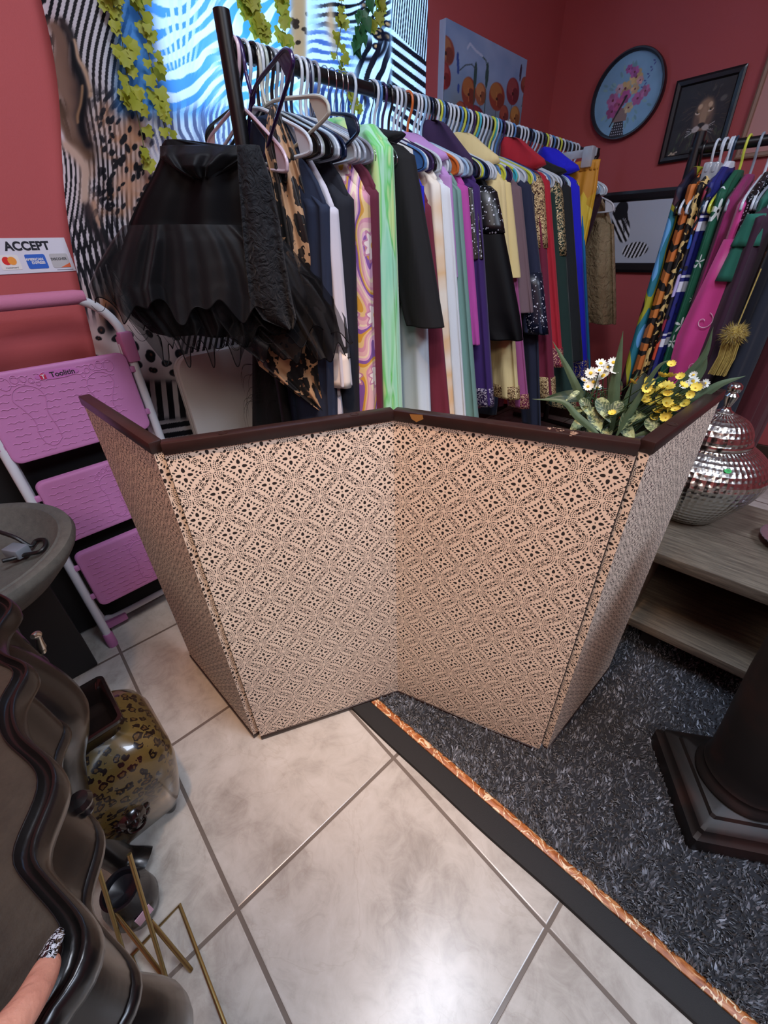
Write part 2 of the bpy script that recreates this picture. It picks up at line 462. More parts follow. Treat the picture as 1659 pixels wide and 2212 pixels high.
def nrm(A, B):
    d = (B-A)/np.linalg.norm(B-A); n = np.array([d[1], -d[0]])
    return d, (n if n @ (-(A+B)/2) > 0 else -n)
d2, n2 = nrm(b2, b3); d1, n1 = nrm(b2, b1)
hA = b2-n2*TH+n1*TH-d2*.002
panel(hA, b1, .21, gapA=.002)
P2 = panel(b2, b3, 0.0, gapB=.0)
P3 = panel(b3, b4, 0.0, gapA=.0)
d3_, n3_ = nrm(b3, b4); d4, n4 = nrm(b4, b5)
hB = b4-n3_*TH+n4*TH+d3_*.003
P4 = panel(hB, b5, .37, gapA=.002)
for q_ in (b2-n2*TH*1.15, b3-(n2+nrm(b3, b4)[1])*TH*.62, b4-nrm(b3, b4)[1]*TH*1.15):
    O('hinge_strip', tube([(q_[0], q_[1], .02), (q_[0], q_[1], .5), (q_[0], q_[1], HS-.025)], .005, 10), M_back, scr)
# worn gold patch and chipped ends at the middle joint, small round plugs on the rails
o, dd, nn, L = P3
O('worn_patch', place(prism([(.036, HS-.003), (.062, HS-.001), (.064, HS-.009), (.05, HS-.017), (.040, HS-.012)], 1, .0042, .0046), o, dd, nn, (0, 0, 1)), M_brassg, scr, smooth=False)
for (o, dd, nn, L), xs in ((P2, (.10, .34)), (P3, (.33,)), (P4, (.10, .36))):
    for x in xs:
        O('rail_plug', place(lathe([(.0085, HS-.001), (.0085, HS+.0008), (.0062, HS+.0008), (.006, HS+.0003), (0.0005, HS+.0003)], n=20), o+dd*x-nn*.006, dd, nn, (0, 0, 1)), M_lacq, scr)
# ================================================================== rug
M_band = mat('black rug binding', '#0d0e10', .7, bump=lambda: noise(scale=700., detail=2.), bstr=.3)
def orange():
    x, y, z = coords('Object'); n = noise(vec(x*1.6, y*5.0), scale=16., detail=6., dist=2.2); l = band(noise(vec(x+y*.8, y-x*.3), scale=26., detail=3., dist=1.), .48, .515)
    return mixc(l*.8, ramp(n, [(.3, '#7d3f1c'), (.5, '#a4602f'), (.62, '#bd8353'), (.75, '#d8b78e')]), '#ecd9b4')
M_orange = mat('orange marbled strip', '#b5672f', .4, fn=orange)
M_pile = mat('shaggy grey pile', '#3a3d45', .7, fn=lambda: attrc(), sheen=.3)
M_rugb = mat('rug backing', '#1e2026', .9)
RX0, RX1, RY0, RY1 = -.80, 1.7, .447, 2.15
rug = thing('shaggy_rug', 'shaggy charcoal grey rug edged with a black binding and an orange marbled strip', 'rug', ((RX0+RX1)/2, (RY0+RY1)/2, 0))
def wob(x): return .0022*math.sin(x*7)+.001*math.sin(x*19+1)
xs = np.linspace(RX0, RX1, 90)
def strip(y0, y1, z, r, wb):
    R = np.array([[(x, y0+wb*wob(x), .0005), (x, y0+wb*wob(x)+.002, z*.8), (x, y0+.008, z), (x, y1-.003, z), (x, y1, z*.7), (x, y1, .0005)] for x in xs])
    return rings(R)
O('binding', strip(RY0, .503, .011, 0, 1.), M_band, rug)
O('orange_strip', strip(.5035, .526, .008, 0, 0.), M_orange, rug)
O('backing', box(((RX0+RX1)/2, (.53+RY1)/2, .004), (RX1-RX0, RY1-.53, .007)), M_rugb, rug, smooth=False)
N = 120000
bx_ = RX0+(RX1-RX0)*nr.rand(N); by_ = .526+(1.95-.526)*nr.rand(N)**1.5
keep = ~((bx_ > .9) & (by_ > 1.4)); bx_ = bx_[keep]; by_ = by_[keep]; N = len(bx_)
cl = vnoise(bx_+5, by_+5, 90., 3)*.6+vnoise(bx_+5, by_+5, 40., 4)*.4
ang = nr.rand(N)*2*PI; ln = .006+.009*nr.rand(N); lean = .007*nr.rand(N)
wd = .0016+.0016*nr.rand(N)
px, py = np.cos(ang), np.sin(ang)
lx = (vnoise(bx_+5, by_+5, 60., 5)-.5)*.016+px*lean; ly = (vnoise(bx_+5, by_+5, 60., 6)-.5)*.016+py*lean
Vt = np.empty((N, 4, 3))
Vt[:, 0] = np.stack([bx_-py*wd, by_+px*wd, np.full(N, .006)], -1); Vt[:, 1] = np.stack([bx_+py*wd, by_-px*wd, np.full(N, .006)], -1)
Vt[:, 2] = np.stack([bx_+lx*.5+py*wd*.9, by_+ly*.5-px*wd*.9, .006+ln*.7], -1); Vt[:, 3] = np.stack([bx_+lx, by_+ly, .006+ln], -1)
tone = np.clip(.75*nr.rand(N)**2.2+.75*(cl-.33), 0, 1)[:, None]
cc = rgb('#1d2026')*(1-tone)+rgb('#a9b2c0')*tone
cc = lin(np.repeat(cc, 4, 0))
tags_ = tag(O('pile', (Vt.reshape(-1, 3), np.arange(N*4).reshape(-1, 4)), M_pile, rug, cols=cc, smooth=True, angle=180), kind='stuff')
# ================================================================== pink step ladder
M_pink = mat('pink ladder plastic', '#bb78ac', .55, bump=lambda: noise(scale=500., detail=1.), bstr=.06)
M_pinkf = mat('pink foam grip', '#b8708f', .85, bump=lambda: noise(scale=420., detail=2.), bstr=.3)
M_white = mat('white enamelled steel', '#cfd2da', .35)
M_screw = mat('steel screw', '#8a8a90', .35, metal=.9)
M_red = mat('red print', '#b01848', .6); M_blk = mat('black print', '#141414', .6); M_badge = mat('badge oval', '#b566a8', .6)
LXf, LXb = -1.415, -1.52
y0, y1 = .045, .437
lad = thing('step_ladder', 'pink and white three-step folding ladder leaning folded against the coral wall', 'ladder', (-1.45, (y0+y1)/2, 0))
def fx(z): return -1.415-.07*z/1.09          # front frame leans back
R_ = .0125
fr = [(fx(.03), y0, .03)]+[(fx(z), y0, z) for z in (.3, .6, .9)]
arc = [(fx(1.0+.085*math.sin(t)), y0+.09-.09*math.cos(t), 1.0+.085*math.sin(t)) for t in np.linspace(0, PI/2, 8)]
arc2 = [(fx(1.085), y1-.12, 1.085)]+[(fx(.965+.12*math.sin(t)), y1-.12+.12*math.cos(t), .965+.12*math.sin(t)) for t in np.linspace(PI/2, 0, 10)]
fr2 = [(fx(z), y1, z) for z in (.9, .6, .3, .03)]
O('front_frame', tube(np.array(fr+arc+arc2+fr2), R_, 14), M_white, lad)
O('grip', tube(np.array([(fx(1.085), y, 1.085) for y in np.linspace(y0+.10, .374, 12)]), [.0145]+[.018]*10+[.0155], 18), M_pinkf, lad)
for y in (y0, y1):
    O('foot_cap', lathe([(.0155, 0), (.0165, .006), (.0155, .055), (.0135, .06)], (fx(0.02), y, 0), 18), M_pink, lad)
bk = [(-1.505, y0+.005, .9), (-1.505, y0+.005, .4), (-1.51, y0+.005, .10)]
Pb = bez([(-1.50, y0+.006, .95), (-1.502, y0+.006, .5), (-1.508, y0+.008, .10), (-1.505, y0+.03, .05), (-1.50, y0+.08, .045), (-1.50, (y0+y1)/2, .045), (-1.50, y1-.08, .045), (-1.505, y1-.03, .05), (-1.508, y1-.008, .10), (-1.502, y1-.006, .5), (-1.50, y1-.006, .95)], 80)
O('rear_frame', tube(Pb, .0115, 12), M_white, lad)
for y in (y0+.045, y1-.045):
    O('rear_pad', box((-1.497, y, .035), (.034, .075, .03), bev=.004), M_pink, lad)
O('joint_bracket', join([box((fx(.945)+.004, y1+.001, .945), (.036, .036, .085), bev=.006), box((fx(.945)-.03, y1, .94), (.05, .022, .06), bev=.005)]), M_pink, lad)
O('joint_bracket', join([box((fx(.945)+.004, y0-.001, .945), (.036, .036, .085), bev=.006), box((fx(.945)-.03, y0, .94), (.05, .022, .06), bev=.005)]), M_pink, lad)
def step(zb, zt, ya, yb, deep, twofeet, name='step'):
    """a folded step: plate with raised rim, wavy grip lines and footprint outlines on its face"""
    x0 = fx((zb+zt)/2)+.016; h = zt-zb; w = yb-ya; yc = (ya+yb)/2; zc = (zb+zt)/2
    tl = math.radians(3)
    o_ = np.array([x0, yc, zc]); ax = np.array([0, 1., 0]); ay = np.array([-math.sin(tl), 0, math.cos(tl)]); az = np.array([math.cos(tl), 0, math.sin(tl)])
    def lv(ins, z): return [(p, q, z) for p, q in rrect(w-2*ins, h-2*ins, .022-ins*.4, 7)]
    Rr = np.array([lv(.004, -deep), lv(0, -deep+.004), lv(0, -.006), lv(.002, -.0015), lv(.006, 0), lv(.010, -.0006)])
    st = O(name, place(rings(Rr), o_, ax, ay, az), M_pink, lad)
    wv = []
    for k in range(int(h/.018)-1):
        zz = -h/2+.02+k*.018; xa = -w/2+.02+.012*(k % 2)
        while xa < w/2-.05:
            t = np.linspace(0, 1, 13); P = np.stack([xa+t*.036, zz+.0016*np.sin(t*2*PI*2), np.full(13, .0002)], -1)
            wv.append(tube(P, .0011, 5)); xa += .050
    O('grip_ridge', place(join(wv), o_, ax, ay, az), M_pink, st)
    def foot(cx, cy, sgn, sc, rot):
        out = [(-.018, -.075), (.004, -.088), (.022, -.075), (.024, -.045), (.016, -.012), (.024, .025), (.032, .05), (.018, .072), (-.010, .076), (-.032, .060), (-.036, .035), (-.022, .0), (-.022, -.045), (-.018, -.075)]
        c, s_ = math.cos(rot), math.sin(rot)
        T = lambda q: [((sgn*a*sc)*c-(b*sc)*s_+cx, (sgn*a*sc)*s_+(b*sc)*c+cy, .0003) for a, b in q]
        r = [tube(bez(T(out), 70), .0011, 6)]
        for (a, b, q) in ((.028, .092, .016), (.004, .096, .010), (-.014, .092, .008), (-.028, .083, .007), (-.039, .072, .006)):
            r.append(tube(T([(a+q*math.cos(t)*.8, b+q*math.sin(t)) for t in np.linspace(0, 2*PI, 15)]), .0010, 5))
        return join(r)
    fp = [foot(-w*.22, -.0, -1, h/.215*.93, .12), foot(w*.24, .0, 1, h/.215*.93, -.12)] if twofeet else [foot(.0, -.0, 1, h/.215*.93, -.12)]
    for q in fp: O('footprint', place(q, o_, ax, ay, az), M_pink, st)
    for s_ in (-1, 1):
        for zz in (-h*.28, h*.28):
            O('hinge_lug', place(box((s_*(w/2+.006), zz, -deep*.5), (.016, .018, .012), bev=.003), o_, ax, ay, az), M_pink, lad)
    return st, (o_, ax, ay, az, w, h)
s1, F1 = step(.700, .935, y0+.006, y1-.018, .020, True)
step(.430, .637, y0+.022, y1-.022, .026, False)
step(.172, .386, y0+.022, y1-.022, .026, False)
o_, ax, ay, az, w, h = F1
O('badge', place(join([prism([(.052*math.cos(t), .011*math.sin(t)) for t in np.linspace(0, 2*PI, 40)[:-1]], 2, 0, .0012)]), o_+ax*-.0+ay*(h/2-.026), ax, ay, az), M_badge, s1, smooth=False)
O('brand_lettering', place(text_vf('Toolitin', .0185, .0002, .0004), o_+ax*.012+ay*(h/2-.026)+az*.0015, ax, ay, az), M_blk, s1, smooth=False)
O('brand_mark', place(prism([(-.007, -.007), (.007, -.007), (.007, .004), (0, .009), (-.007, .004)], 2, 0, .0004), o_+ax*-.034+ay*(h/2-.026)+az*.0014, ax, ay, az), M_red, s1, smooth=False)
O('brand_mark', place(text_vf('T', .014, .0002, .0004), o_+ax*-.034+ay*(h/2-.027)+az*.002, ax, ay, az), M_white, s1, smooth=False)
# black boards behind the ladder
M_black = mat('black board', '#08080a', .6)
M_dkwood = mat('dark board edge', '#2a1a14', .5)
bb = thing('leaning_panel', 'black panel with a dark brown edge leaning on the wall behind the pink ladder', 'panel', (-1.57, .14, 0))
O('board', box((-1.565, .14, .45), (.02, .62, .88)), M_black, bb, smooth=False)
O('edge_strip', box((-1.563, .14, .897), (.034, .62, .018), bev=.003), M_dkwood, bb)
tag(O('void_box', box((-1.44, -.22, .26), (.16, .40, .52), bev=.006), M_black), 'black box added to darken the shaded gap under the grey stone bowl', 'box')  # black box put in to make the shaded void under the bowl dark
# white folding table, stored on edge
M_tbl = mat('white moulded plastic', '#c9c6c2', .5, bump=lambda: noise(scale=350., detail=2.), bstr=.15)
ft = thing('folding_table', 'white plastic folding table stored upright beside the pink ladder', 'table', (-1.50, .95, 0))
o_ = np.array([-1.475, 1.00, .455]); tl = math.radians(3); az = np.array([math.cos(tl), 0, math.sin(tl)]); ay = np.array([-math.sin(tl), 0, math.cos(tl)]); ax = np.array([0, 1., 0])
def lv(i, z): return [(p, q, z) for p, q in rrect(.86-2*i, .86-2*i, .055-i, 8)]
O('tabletop', place(rings(np.array([lv(.006, -.045), lv(0, -.04), lv(0, -.026), lv(.006, -.024), lv(.006, -.020), lv(0, -.018), lv(0, -.006), lv(.003, -.001), lv(.008, 0)])), o_, ax, ay, az), M_tbl, ft)
for s_ in (-.3, .3):
    O('folded_leg', place(tube(np.array([(s_, -.40, -.052), (s_, .0, -.052), (s_, .38, -.052)]), .012, 10), o_, ax, ay, az), M_white, ft)
# card sign on the wall
M_paperw = mat('printed paper', '#d8d8e4', .45); M_navy = mat('navy lettering', '#0c1020', .6); M_cblue = mat('blue card', '#2a62c4', .5); M_cgrey = mat('grey card', '#b9b8ba', .5); M_cor = mat('orange card patch', '#d8683c', .5); M_cred = mat('red disc', '#d6241c', .5); M_cora = mat('orange disc', '#ee9a3a', .5); M_cwh = mat('white card', '#e6e4e2', .5); M_grey = mat('grey print', '#555a66', .6)
sx = XW+.0015
zt, zb = 1.224, 1.143; ye = .412
sg = thing('payment_sign', 'white sign reading ACCEPT above card logos, taped to the coral wall', 'sign', (sx, .24, zb))
ax, ay, az = (0, 1, 0), (0, 0, 1), (1, 0, 0)
O('paper', place(box((0, 0, 0), (.36, zt-zb, .001)), (sx, ye-.18, (zt+zb)/2), ax, ay, az), M_paperw, sg, smooth=False)
O('lettering', place(text_vf('ACCEPT', .0275, .0002, .0011), (sx+.0008, .318, 1.205), ax, ay, az), M_navy, sg, smooth=False)
def card(yc, w, mt, nm='card'):
    return O(nm, place(prism(rrect(w, .034, .004, 5), 2, 0, .0006), (sx+.0006, yc, 1.1695), ax, ay, az), mt, sg, smooth=False)
c1 = card(.265, .045, M_cwh); c2 = card(.3255, .047, M_cblue); c3 = card(.3815, .044, M_cgrey)
for dy, mt in ((-.006, M_cred), (.006, M_cora)):
    O('disc', place(prism([(.0095*math.cos(t), .0095*math.sin(t)) for t in np.linspace(0, 2*PI, 33)[:-1]], 2, .0006, .0009+.0001*(dy > 0)), (sx+.0006, .265+dy, 1.173), ax, ay, az), mt, c1, smooth=False)
O('lettering', place(text_vf('mastercard', .0062, .0001), (sx+.0014, .265, 1.1575), ax, ay, az), M_blk, c1, smooth=False)
O('lettering', place(join([text_vf('AMERICAN', .0083, .0001, .0003)]), (sx+.0014, .322, 1.1745), ax, ay, az), M_cwh, c2, smooth=False)
O('lettering', place(join([text_vf('EXPRESS', .0083, .0001, .0003)]), (sx+.0014, .3285, 1.1665), ax, ay, az), M_cwh, c2, smooth=False)
O('lettering', place(text_vf('DISCOVER', .0082, .0001, .0002), (sx+.0014, .3795, 1.1735), ax, ay, az), M_blk, c3, smooth=False)
O('corner_patch', place(prism([(-.004, -.0165), (.0215, -.0165), (.0215, -.006)], 2, .0006, .001), (sx+.0006, .3815, 1.1695), ax, ay, az), M_cor, c3, smooth=False)
O('small_print', place(box((0, 0, 0), (.04, .0012, .0004)), (sx+.0008, .386, 1.1475), ax, ay, az), M_grey, sg, smooth=False)
# ================================================================== grey stone bowl (bird bath)
def stone():
    n = noise(scale=60., detail=6., rough=.7); n2 = noise(scale=9., detail=3.)
    return mixc(n*.7+n2*.3, '#2a2b2d', '#6a6961')
M_stone = mat('grey cast stone', '#45464a', .8, fn=stone, bump=lambda: noise(scale=160., detail=4., rough=.7), bstr=.5, bdist=.002)
bc = (-1.135, -.165)
prof = [(.05, .02), (.11, .0), (.12, .02), (.075, .05), (.055, .12), (.05, .38), (.06, .47), (.085, .51), (.13, .535), (.195, .575), (.232, .612), (.247, .632), (.252, .645), (.248, .657), (.238, .660), (.226, .656), (.222, .658), (.214, .650), (.19, .618), (.14, .592), (.06, .582), (.001, .58)]
tag(O('stone_bowl', lathe(prof, (*bc, 0), 72), M_stone, loc=(*bc, 0)), 'round grey stone pedestal bowl holding a black cable and plug', 'bowl')
M_cable = mat('black cable', '#0b0b0d', .45); M_plug = mat('grey plug', '#6f747c', .5)
cb = thing('power_cable', 'coiled black cable with a grey plug lying in the stone bowl', 'cable', (-1.08, -.08, .585))
def Z(x, y, z): return PX(x, y, Z=z)
O('cord', tube(bez([Z(-30, 1140, .66), Z(30, 1160, .64), Z(65, 1179, .615), Z(78, 1168, .618), Z(95, 1166, .622), Z(98, 1178, .622), Z(85, 1192, .618), Z(55, 1198, .61), Z(30, 1206, .61), Z(5, 1212, .615)], 70), .0045, 8), M_cable, cb)
pc = Z(36, 1190, .615)
O('plug', box(pc, (.045, .032, .024), rz=.5, bev=.004), M_plug, cb)
# ================================================================== carved table with wavy moulded top
def dkwood():
    n = noise(scale=14., detail=5.); n2 = noise(scale=90., detail=3.)
    return mixc(n*.6+n2*.4, '#090808', '#1b1817')
M_twood = mat('dark bronzed wood', '#1d1715', .27, fn=dkwood, bump=lambda: noise(scale=120., detail=3.), bstr=.06, spec=.5, coat=.05)
def topfield():
    n = noise(scale=30., detail=5., rough=.65); n2 = noise(scale=260., detail=2.)
    return mixc(n*.7+n2*.3, '#29241f', '#51473b')
M_ttop = mat('dull bronze tabletop field', '#4a4038', .45, fn=topfield, metal=.25, bump=lambda: noise(scale=300., detail=3.), bstr=.25, bdist=.001)
ZT = .765
tb = thing('console_table', 'dark carved console table with a wavy moulded edge and cabriole legs, under the resting hand', 'table', (-.42, -.30, 0))
px_ = [(44, 1311), (14, 1365), (19, 1416), (83, 1450), (52, 1517), (64, 1591), (147, 1680), (98, 1840), (130, 1899), (222, 2015), (178, 2155), (120, 2290)]
edge = [PX(x, y, Z=ZT-.012)[:2] for x, y in px_]
xs_ = np.array([e[0] for e in edge]); ys_ = np.array([e[1] for e in edge])
left = [(-.80, -.20), (-.83, -.26), (-.80, -.32)]
E2 = [np.array([-.77, -.085])]+[np.array(e) for e in edge]
E2 = [np.array([-.80, -.16])]+E2
ext = [np.array([.02, -.13]), np.array([.08, -.20]), np.array([.06, -.30]), np.array([.0, -.40]), np.array([-.40, -.44]), np.array([-.78, -.40]), np.array([-.84, -.30]), np.array([-.815, -.22])]
loop = np.array([(p[0], p[1], 0) for p in E2+ext+[E2[0]]])
cur = bez(loop, 26*len(loop))[:-1, :2]
# thin the curve evenly
sl = np.r_[0, np.cumsum(np.linalg.norm(np.diff(np.vstack([cur, cur[:1]]), axis=0), axis=1))]
tt = np.linspace(0, sl[-1], 260, endpoint=False); cc_ = np.vstack([cur, cur[:1]])
cur = np.stack([np.interp(tt, sl, cc_[:, 0]), np.interp(tt, sl, cc_[:, 1])], -1)
for _ in range(2): cur = .25*np.roll(cur, 1, 0)+.5*cur+.25*np.roll(cur, -1, 0)
_T = (PX(138, 2020, Z=ZT)-PX(223, 2008, Z=ZT))[:2]; _T = _T/.047
_ctr = cur.mean(0); _bl = np.clip((cur[:, 1]+.24)/.08, 0, 1)[:, None]
_in = (_ctr-cur); _in /= np.linalg.norm(_in, axis=1)[:, None]
_vf = _bl*_T+(1-_bl)*_in
def inset(c, d): return c+_vf*d
def levels(lst, base=cur):
    return np.array([np.c_[inset(base, d), np.full(len(base), z)] for d, z in lst])
lip = [(.03, ZT-.034), (.014, ZT-.033), (.003, ZT-.026), (0, ZT-.016), (.002, ZT-.007), (.008, ZT-.001), (.014, ZT), (.018, ZT-.004), (.021, ZT-.010), (.026, ZT-.013), (.031, ZT-.0135), (.038, ZT-.0125), (.041, ZT-.007), (.0435, ZT-.006), (.0455, ZT-.011), (.047, ZT-.014)]
V, F = rings(levels(lip), False, False)
O('moulded_rim', (V, F), M_twood, tb, angle=180)
fld = levels([(.0465, ZT-.016), (.0465, ZT-.0135)])
O('tabletop', rings(fld), M_ttop, tb, smooth=False)
ap = levels([(.05, ZT-.03), (.048, ZT-.045), (.038, ZT-.075), (.032, ZT-.105), (.028, ZT-.128)])
O('apron', rings(ap, False, False), M_twood, tb, angle=180)
bd = levels([(.032, ZT-.126), (.024, ZT-.127), (.019, ZT-.133), (.021, ZT-.141), (.030, ZT-.144), (.040, ZT-.140)])
O('apron_bead', rings(bd, False, False), M_twood, tb, angle=180)
def cab(P, r, nm='leg'):
    return O(nm, tube(bez(P, 46), np.interp(np.linspace(0, 1, len(bez(P, 46))), np.linspace(0, 1, len(r)), r), 20), M_twood, tb)
kx, ky = Z(128, 1420, .58)[:2]
cab([(-.70, -.15, ZT-.05), (-.67, -.12, .66), (-.655, -.105, .57), (-.69, -.14, .42), (-.715, -.17, .22), (-.70, -.16, .06), (-.665, -.13, .018)], [.05, .055, .06, .045, .03, .026, .035])
k2 = Z(365, 2225, .40)
cab([(-.20, -.22, ZT-.06), (k2[0]-.01, k2[1]-.05, .58), (k2[0], k2[1]-.01, .45), (k2[0]-.02, k2[1]-.03, .30), (k2[0]-.04, k2[1]-.05, .16), (k2[0]-.02, k2[1]-.02, .05), (k2[0]+.01, k2[1]+.01, .018)], [.04, .042, .043, .034, .028, .024, .032])
cab([(-.70, -.36, ZT-.06), (-.72, -.38, .6), (-.69, -.36, .3), (-.70, -.37, .02)], [.04, .05, .03, .035])
cab([(-.06, -.34, ZT-.06), (-.03, -.36, .6), (-.07, -.34, .3), (-.05, -.35, .02)], [.04, .05, .03, .035])
M_silv = mat('aged silver', '#b9b2a6', .25, metal=.95)
h0 = Z(70, 1376, .68); h1 = Z(80, 1372, .675); h2_ = Z(86, 1388, .655); h3 = Z(93, 1408, .63)
O('drop_handle', join([tube(bez([h0, h1, h2_, h3], 24), np.interp(np.linspace(0, 1, 25), [0, .25, .32, .4, .7, .85, .9, 1], [.004, .006, .0075, .004, .0055, .007, .005, .005]), 12)]), M_silv, tb)
kc = Z(180, 1742, .665)
O('knob', lathe([(.006, -.012), (.009, -.006), (.006, -.002), (.011, .004), (.013, .010), (.010, .016), (.001, .018)], kc, 20), M_twood, tb)
# ================================================================== hand on the table
def skin():
    n = noise(scale=60., detail=4.); return mixc(n, '#b87460', '#d49a82')
M_skin = mat('skin', '#cf9078', .5, fn=skin, sss=.15, bump=lambda: noise(vec(*[q*k for q, k in zip(coords('Object'), (1., 1., 1.))]), scale=150., detail=4.), bstr=.5, bdist=.002)
def nailc():
    n = voronoi(scale=330., feature='F1'); m_ = noise(scale=260., detail=4., dist=2.)
    return mixc(sstep(m_, .49, .56), '#07070a', '#c9ccd4')
M_nail = mat('black and white painted nail', '#101014', .15, fn=nailc, coat=.6)
def zt_(x, y, z): return PX(x, y, Z=z)
hand = thing('person', 'person resting a hand with black and white painted nails on the carved table', 'person', (-.27, -.2, ZT))
tip = zt_(113, 2062, ZT+.006); j1 = zt_(95, 2105, ZT+.012); j2 = zt_(58, 2175, ZT+.026); j3 = zt_(-5, 2262, ZT+.042)
def skinmesh(verts, edges, rad, root, name, mt, parent, sub=2):
    base = WL[parent.name]; me = bpy.data.meshes.new(name); me.from_pydata([tuple(np.array(v)-base) for v in verts], edges, [])
    ob = bpy.data.objects.new(name, me); COL.objects.link(ob); ob.parent = parent; me.materials.append(mt)
    md = ob.modifiers.new('Skin', 'SKIN'); md.use_smooth_shade = True
    for i, r in enumerate(rad):
        sv = me.skin_vertices[0].data[i]; sv.radius = (r, r*.92); sv.use_root = (i == root)
    sm = ob.modifiers.new('Subsurf', 'SUBSURF'); sm.levels = sub; sm.render_levels = sub; return ob
# left hand lying palm down off to the left; its thumb is the digit in view
ck = zt_(-75, 2330, ZT+.040); palm = zt_(-230, 2330, ZT+.035); wr = zt_(-190, 2560, ZT+.06); fo = wr+(wr-palm)*1.3+np.array([0, 0, .03])
j3 = zt_(-8, 2262, ZT+.036)
Vh = [palm, ck, j3, j2, j1, tip, wr, fo]; Eh = [(0, 1), (1, 2), (2, 3), (3, 4), (4, 5), (0, 6), (6, 7)]; Rh = [.024, .0175, .0130, .0108, .0100, .0074, .024, .030]
for (k1, k2, k3, k4, r) in (((-210, 2215), (-150, 2150), (-95, 2110), (-48, 2088), .0082), ((-265, 2225), (-215, 2140), (-165, 2085), (-125, 2060), .0085), ((-320, 2240), (-280, 2160), (-235, 2105), (-200, 2085), .0082), ((-370, 2270), (-340, 2205), (-310, 2165), (-285, 2145), .0070)):
    n0 = len(Vh); Vh += [zt_(*k1, ZT+.034), zt_(*k2, ZT+.034), zt_(*k3, ZT+.022), zt_(*k4, ZT+.007)]; Rh += [r*1.15, r, r*.92, r*.8]; Eh += [(0, n0), (n0, n0+1), (n0+1, n0+2), (n0+2, n0+3)]
hm = skinmesh(Vh, Eh, Rh, 0, 'hand', M_skin, hand)
# nail: a curved plate over the finger tip, running past it
nd = tip-j1; nd /= np.linalg.norm(nd); sdn = np.cross([0, 0, 1], nd); sdn /= np.linalg.norm(sdn); nu_ = np.cross(nd, sdn)
def nailf(u, v):
    L = -.006+.029*v; a = (u-.5)*2; w = .0062*np.clip(1-(np.abs(v-.42)/.62)**3.2, .12, 1)**.55
    bow = .0074-.0030*a*a-.0065*np.clip(v-.5, 0, 1)**1.6
    P = j1+(tip-j1)*.30
    return P+nd*L[..., None]+sdn*(a*w)[..., None]+nu_*bow[..., None]
O('fingernail', gridf(nailf, 15, 22), M_nail, hm if False else hand, solid=.0012)
# ================================================================== leopard vase
def leop(bg1, bg2, dark, mid, sc, kind='Object', stretch=(1, 1, 1), lo=.30, hi=.52, nz=.9, fade=0.):
    x, y, z = coords(kind); q = noise(vec(x, y, z), scale=sc*1.1, detail=2.)
    d = (q-.5)*(nz/sc)
    v_ = vec(x*stretch[0]+d, y*stretch[1]-d, z*stretch[2]+d)
    ds = voronoi(v_, scale=sc, rnd_=.75); br = noise(vec(x, y, z), scale=sc*2.6, detail=2.)
    ring = band(ds+(br-.5)*.38, lo, hi)
    core = ds < lo
    b = mixc(noise(vec(x, y, z), scale=sc*.35, detail=3.), bg1, bg2)
    r_ = mixc(ring, mixc(core, b, mid), dark)
    if fade: r_ = mixc(sstep(z*-1.0+noise(scale=14.)*.05, -fade+.0, -fade+.09)*.5, r_, '#2b2724')      # grey floor reflection painted into the glaze at the foot
    return r_
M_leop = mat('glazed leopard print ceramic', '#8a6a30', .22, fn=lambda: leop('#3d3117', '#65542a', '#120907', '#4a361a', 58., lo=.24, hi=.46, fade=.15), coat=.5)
M_vblk = mat('black glazed ceramic', '#120d0c', .2, coat=.4)
vc = np.array([-.80, -.092])
vs = thing('leopard_vase', 'square bulbous ceramic vase with gold leopard print and black rim under the table', 'vase', (*vc, 0))
rot = math.radians(-2); vax, vay = (math.cos(rot), math.sin(rot), 0), (-math.sin(rot), math.cos(rot), 0)
def sqring(h, z, r): return [(p, q, z) for p, q in rrect(2*h, 2*h, min(r, h*.95), 8)]
body = [(.066, .03, .02), (.080, .036, .026), (.096, .08, .035), (.110, .15, .045), (.120, .21, .055), (.122, .255, .06), (.112, .300, .06), (.090, .330, .045), (.066, .345, .03), (.058, .352, .022)]
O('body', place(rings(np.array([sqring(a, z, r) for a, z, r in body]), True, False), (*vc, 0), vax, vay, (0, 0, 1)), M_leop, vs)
nk = [(.058, .350, .02), (.060, .362, .018), (.070, .385, .016), (.074, .393, .014), (.073, .399, .013), (.067, .400, .012), (.061, .392, .012), (.054, .365, .014), (.050, .345, .016), (.080, .29, .03), (.100, .22, .04), (.06, .06, .02), (.002, .055, .001)]
O('neck', place(rings(np.array([sqring(a, z, r) for a, z, r in nk])), (*vc, 0), vax, vay, (0, 0, 1)), M_vblk, vs)
for sx_ in (-1, 1):
    for sy_ in (-1, 1):
        O('foot', place(lathe([(.012, 0), (.016, .01), (.017, .034), (.010, .045)], (sx_*.055, sy_*.055, 0), 16), (*vc, 0), vax, vay, (0, 0, 1)), M_vblk, vs)
mc = np.array([vc[0]+.112, vc[1]-.005, .165])
hd = [lathe([(.001, .020), (.012, .018), (.024, .010), (.030, .0), (.028, -.006)], (0, 0, 0), 24)]
for t in np.linspace(0, 2*PI, 12)[:-1]: hd.append(lathe([(.001, .008), (.006, .006), (.009, 0), (.004, -.004)], (.028*math.cos(t), .028*math.sin(t), 0), 8))
hd.append(lathe([(.001, .014), (.008, .010), (.011, 0)], (0, -.006, .016), 12))
for s_ in (-1, 1): hd.append(lathe([(.001, .006), (.004, .003), (.005, -.002)], (s_*.010, .008, .016), 10))
hd.append(tube([(.018*math.sin(t), -.020-.016*math.cos(t)+.004, .012) for t in np.linspace(-2.4, 2.4, 20)], .0032, 8))
O('mask_ornament', place(join(hd), mc, (0, 1, 0), (-.25, 0, .97), (.97, 0, .25)), M_vblk, vs)
